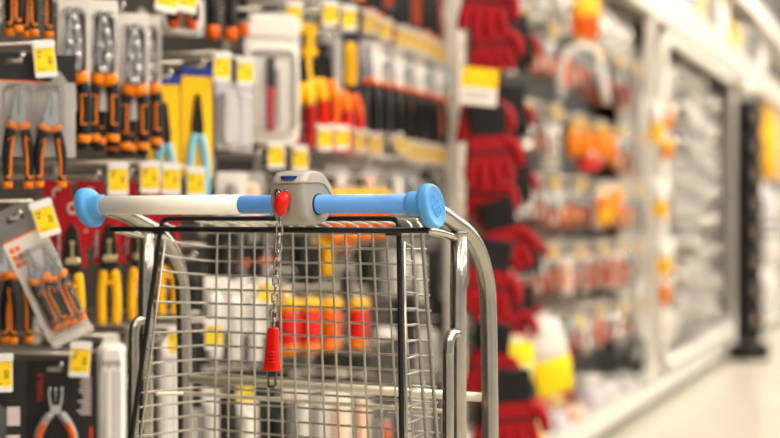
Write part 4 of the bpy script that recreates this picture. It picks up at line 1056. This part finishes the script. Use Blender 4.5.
for z in rowsz[1:]:
    g1 = gate_pt(1, max(z, zb)) + Vector((.0015, .010, 0))
    wg.tube([Vector((g1.x, g1.y, H + z + .004 + lift(z, .006))), panel(.191, z + .004) + Vector((0, -.026, 0))], rw, 8)
part('wing_wires', wg, WIRE, grid)
cb = part('cross_bar', MB().tube([cp(-ST, .206, -.2475), cp(ST, .206, -.2475)], .0064, 14), CREAMBAR, label='pale cross bar')
part('lower_rod', MB().tube(spline([cp(-.25, .115, -.262), cp(-.232, .15, -.264), cp(-.205, .158, -.264), cp(0, .158, -.264), cp(.205, .158, -.264), cp(.232, .152, -.264), cp(.255, .118, -.258)], 6), .0032, 10), CREAMBAR, cb)

# coin lock
S0, S1_ = .060, .1135
prof = [(-.036, .018), (-.038, .034), (-.0365, .048), (-.033, .055), (-.026, .060), (-.010, .0615), (.008, .0585), (.022, .050), (.033, .0325), (.039, .025), (.038, .014), (.030, .003), (.020, -.005), (.0, -.0085), (-.018, -.0065), (-.030, .002)]
cen = (.003, .028)
def lring(s, k, pr): return [cp(s, cen[0] + (t - cen[0]) * k, cen[1] + (z - cen[1]) * k) for t, z in pr]
ps = [(v.x, v.y) for v in spline([(a, b, 0) for a, b in prof], 3, closed=True)]
lockm = MB().loft([lring(S0, .84, ps), lring(S0 + .0012, .91, ps), lring(S0 + .004, .97, ps), lring(S0 + .009, 1.0, ps), lring(S1_ - .010, 1.0, ps), lring(S1_ - .004, .97, ps), lring(S1_ - .001, .915, ps), lring(S1_, .85, ps)])
lock = part('coin_lock', lockm, LOCKG, label='grey coin lock casing')
lid_pr = [(-.0385, .046), (-.036, .053), (-.028, .0615), (-.010, .0638), (.010, .0608), (.025, .0515), (.037, .0385), (.0425, .026), (.033, .0310), (.018, .0435), (.0, .0465), (-.020, .0465)]
pl_ = [(v.x, v.y) for v in spline([(a, b, 0) for a, b in lid_pr], 3, closed=True)]
def lring2(s, k): return [cp(s, .003 + (t - .003) * k, .054 + (z - .054) * k) for t, z in pl_]
part('lock_lid', MB().loft([lring2(S0, .68), lring2(S0 + .0022, .83), lring2(S0 + .006, .94), lring2(S0 + .013, 1.0), lring2(S1_ - .012, 1.0), lring2(S1_ - .004, .965), lring2(S1_ + .0005, .88), lring2(S1_ + .002, .78)]), LOCKL, lock, 'lighter grey lid')
sl = MB().box(S0 + .021, S0 + .043, -.0400, -.030, H + .0525, H + .0560)
part('coin_slot', sl, BLACKPL, lock, 'dark coin slot')
part('coin', MB().box(S0 + .028, S0 + .042, -.0420, -.034, H + .0526, H + .0552), COIN, lock, 'blue token')
kb = MB().tube([cp(S0 + .0150, -.0350, .0325), cp(S0 + .0150, -.0395, .0325)], .0068, 20); part('key_barrel', kb, DSTEEL, lock)
kr = MB().tube([cp(S0 + .0150 + .0046 * math.cos(a * PI / 8), -.0400, .0325 + .0046 * math.sin(a * PI / 8)) for a in range(16)], .0011, 6, closed=True); kr.ball(cp(S0 + .0150, -.040, .0325), .0024, 10, 6)
part('barrel_ring', kr, CHROME, lock)
part('rivet', MB().ball(cp(S0 + .0285, -.038, .036), .0032, 12, 8), CHROME, lock)
# socket collar where the bar leaves the lock
part('bar_collar', MB().tube([cp(S1_ - .002, 0, HZ), cp(S1_ + .0016, 0, HZ)], .0142, 24), BLACKPL, lock)
part('red_plug', MB().ball((0, 0, 0), 1, 4, 4).mesh('tmp', RED) if 0 else MB().tube([cp(S0 + .0318, -.040, .0345), cp(S0 + .0313, -.044, .0320), cp(S0 + .0302, -.049, .0265), cp(S0 + .0287, -.051, .0195), cp(S0 + .0268, -.0495, .0120), cp(S0 + .0252, -.0475, .0065), cp(S0 + .0242, -.046, .0035)], [.003, .0068, .0098, .0108, .0090, .0055, .0022], 20, flat=.8), RED, lock, 'glossy red plug')
# chain
chain = MB()
top = cp(S0 + .0242, -.046, .0030); nl = 13; pitch = .01120
bot = Vector((top.x - .0095, top.y - .002, top.z - pitch * nl))
for k in range(nl):
    c = top.lerp(bot, (k + .5) / nl)
    a = R(38 if k % 2 else -48) + R(6 * math.sin(k * 2.1))
    pts = []
    hl, hw = .0060, .0039
    for i in range(16):
        th = 2 * PI * i / 16
        x = hw * math.cos(th); z = hw * math.sin(th) + (hl - hw + .0012) * (1 if math.sin(th) >= 0 else -1)
        pts.append(Vector((c.x + x * math.cos(a), c.y + x * math.sin(a), c.z + z)))
    chain.tube(pts, .00155, 8, closed=True)
ch = part('key_chain', chain, CHROME, lock, 'steel link chain')
# red key
def kp(x, y, z): return Vector((bot.x + x, bot.y + y, bot.z + z))
kk = MB()
rings = []
for (z, w, dth) in ((.001, .0065, .004), (-.002, .0074, .0048), (-.012, .0080, .0052), (-.028, .0092, .0058), (-.042, .0102, .006), (-.050, .0112, .0066), (-.0535, .0118, .007), (-.0555, .0108, .006)):
    rings.append([kp(q[0] + (-.0018 * (-z / .05)), q[1], z) for q in rrect(2 * w, 2 * dth, dth * .7, 3)])
kk.loft(rings)
key = part('key_grip', kk, RED, lock, 'red plastic key grip')
rb = MB()
for i in range(4): rb.tube([kp(-.0055, -.0063 - .0001 * i, -.031 - .0042 * i), kp(.006, -.0063 - .0001 * i, -.0305 - .0042 * i)], .0011, 6)
part('grip_ribs', rb, RED, lock)
kl = MB().box(0, 0, 0, 0, 0, 0) if 0 else MB()
b0 = kp(-.0018, 0, -.055)
for (x0, x1, z0, z1) in ((-.0065, -.0040, -.0225, 0), (.0042, .0068, -.0200, 0), (-.0040, .0042, -.0080, 0), (-.0040, .0042, -.0225, -.0195)):
    kl.box(b0.x + x0, b0.x + x1, b0.y - .001, b0.y + .001, b0.z + z0, b0.z + z1)
part('key_blade', kl, STEEL, lock, 'flat steel key blade')

# ================================================================== light: ceiling strips, made-up patchy world for the store ambience
LAMP = emit_mat('lamp_diffuser', (255, 246, 232), 30.0)
for r_, xx in enumerate((.15, 2.4, 5.0)):
    for k in range(7):
        y0 = -1.0 + k * 3.6
        place('ceiling_lamp', 'long white ceiling lamp, %s row, %s along' % (ORD[r_], ORD[k]), 'lamp', proto('lamp', lambda: [
            ('housing', MB().box(-.11, .11, -1.3, 1.3, .02, .10).mesh('housing', SHELFW), None), ('diffuser', MB().box(-.09, .09, -1.28, 1.28, 0, .02).mesh('diffuser', LAMP), None)]),
            Vector((xx + y0 * .33, y0, 4.195)), -WA, group='ceiling lamps')
w = bpy.data.worlds.new('World'); SC.world = w; w.use_nodes = True
bgd = w.node_tree.nodes['Background']; bgd.inputs[0].default_value = (1.0, .95, .88, 1); bgd.inputs[1].default_value = .42
nt = w.node_tree; tc = nt.nodes.new('ShaderNodeTexCoord'); nz = nt.nodes.new('ShaderNodeTexNoise'); nz.inputs['Scale'].default_value = 5.0; nz.inputs['Detail'].default_value = 3  # invented bright and dark patches, so the metal has contrast to reflect
rp = nt.nodes.new('ShaderNodeValToRGB'); rp.color_ramp.elements[0].position = .38; rp.color_ramp.elements[0].color = (.10, .09, .08, 1); rp.color_ramp.elements[1].position = .66; rp.color_ramp.elements[1].color = (2.2, 2.05, 1.85, 1)
nt.links.new(tc.outputs['Generated'], nz.inputs['Vector']); nt.links.new(nz.outputs['Fac'], rp.inputs['Fac']); nt.links.new(rp.outputs['Color'], bgd.inputs[0])

# ================================================================== camera
cam = bpy.data.cameras.new('camera'); co = bpy.data.objects.new('camera', cam); COL.objects.link(co)
co.location = (0, 0, H); co.rotation_euler = (PI / 2, 0, 0)
cam.sensor_width = 36.0; cam.lens = F / 780.0 * 36.0; cam.clip_start = .05; cam.clip_end = 100
cam.dof.use_dof = True; cam.dof.focus_distance = 2.03; cam.dof.aperture_fstop = 2.85
SC.camera = co
vs = SC.view_settings
vs.view_transform = 'Standard'; vs.look = 'None'; vs.gamma = 1.0; vs.use_curve_mapping = False; vs.exposure = 0.95
SC.cycles.use_denoising = True
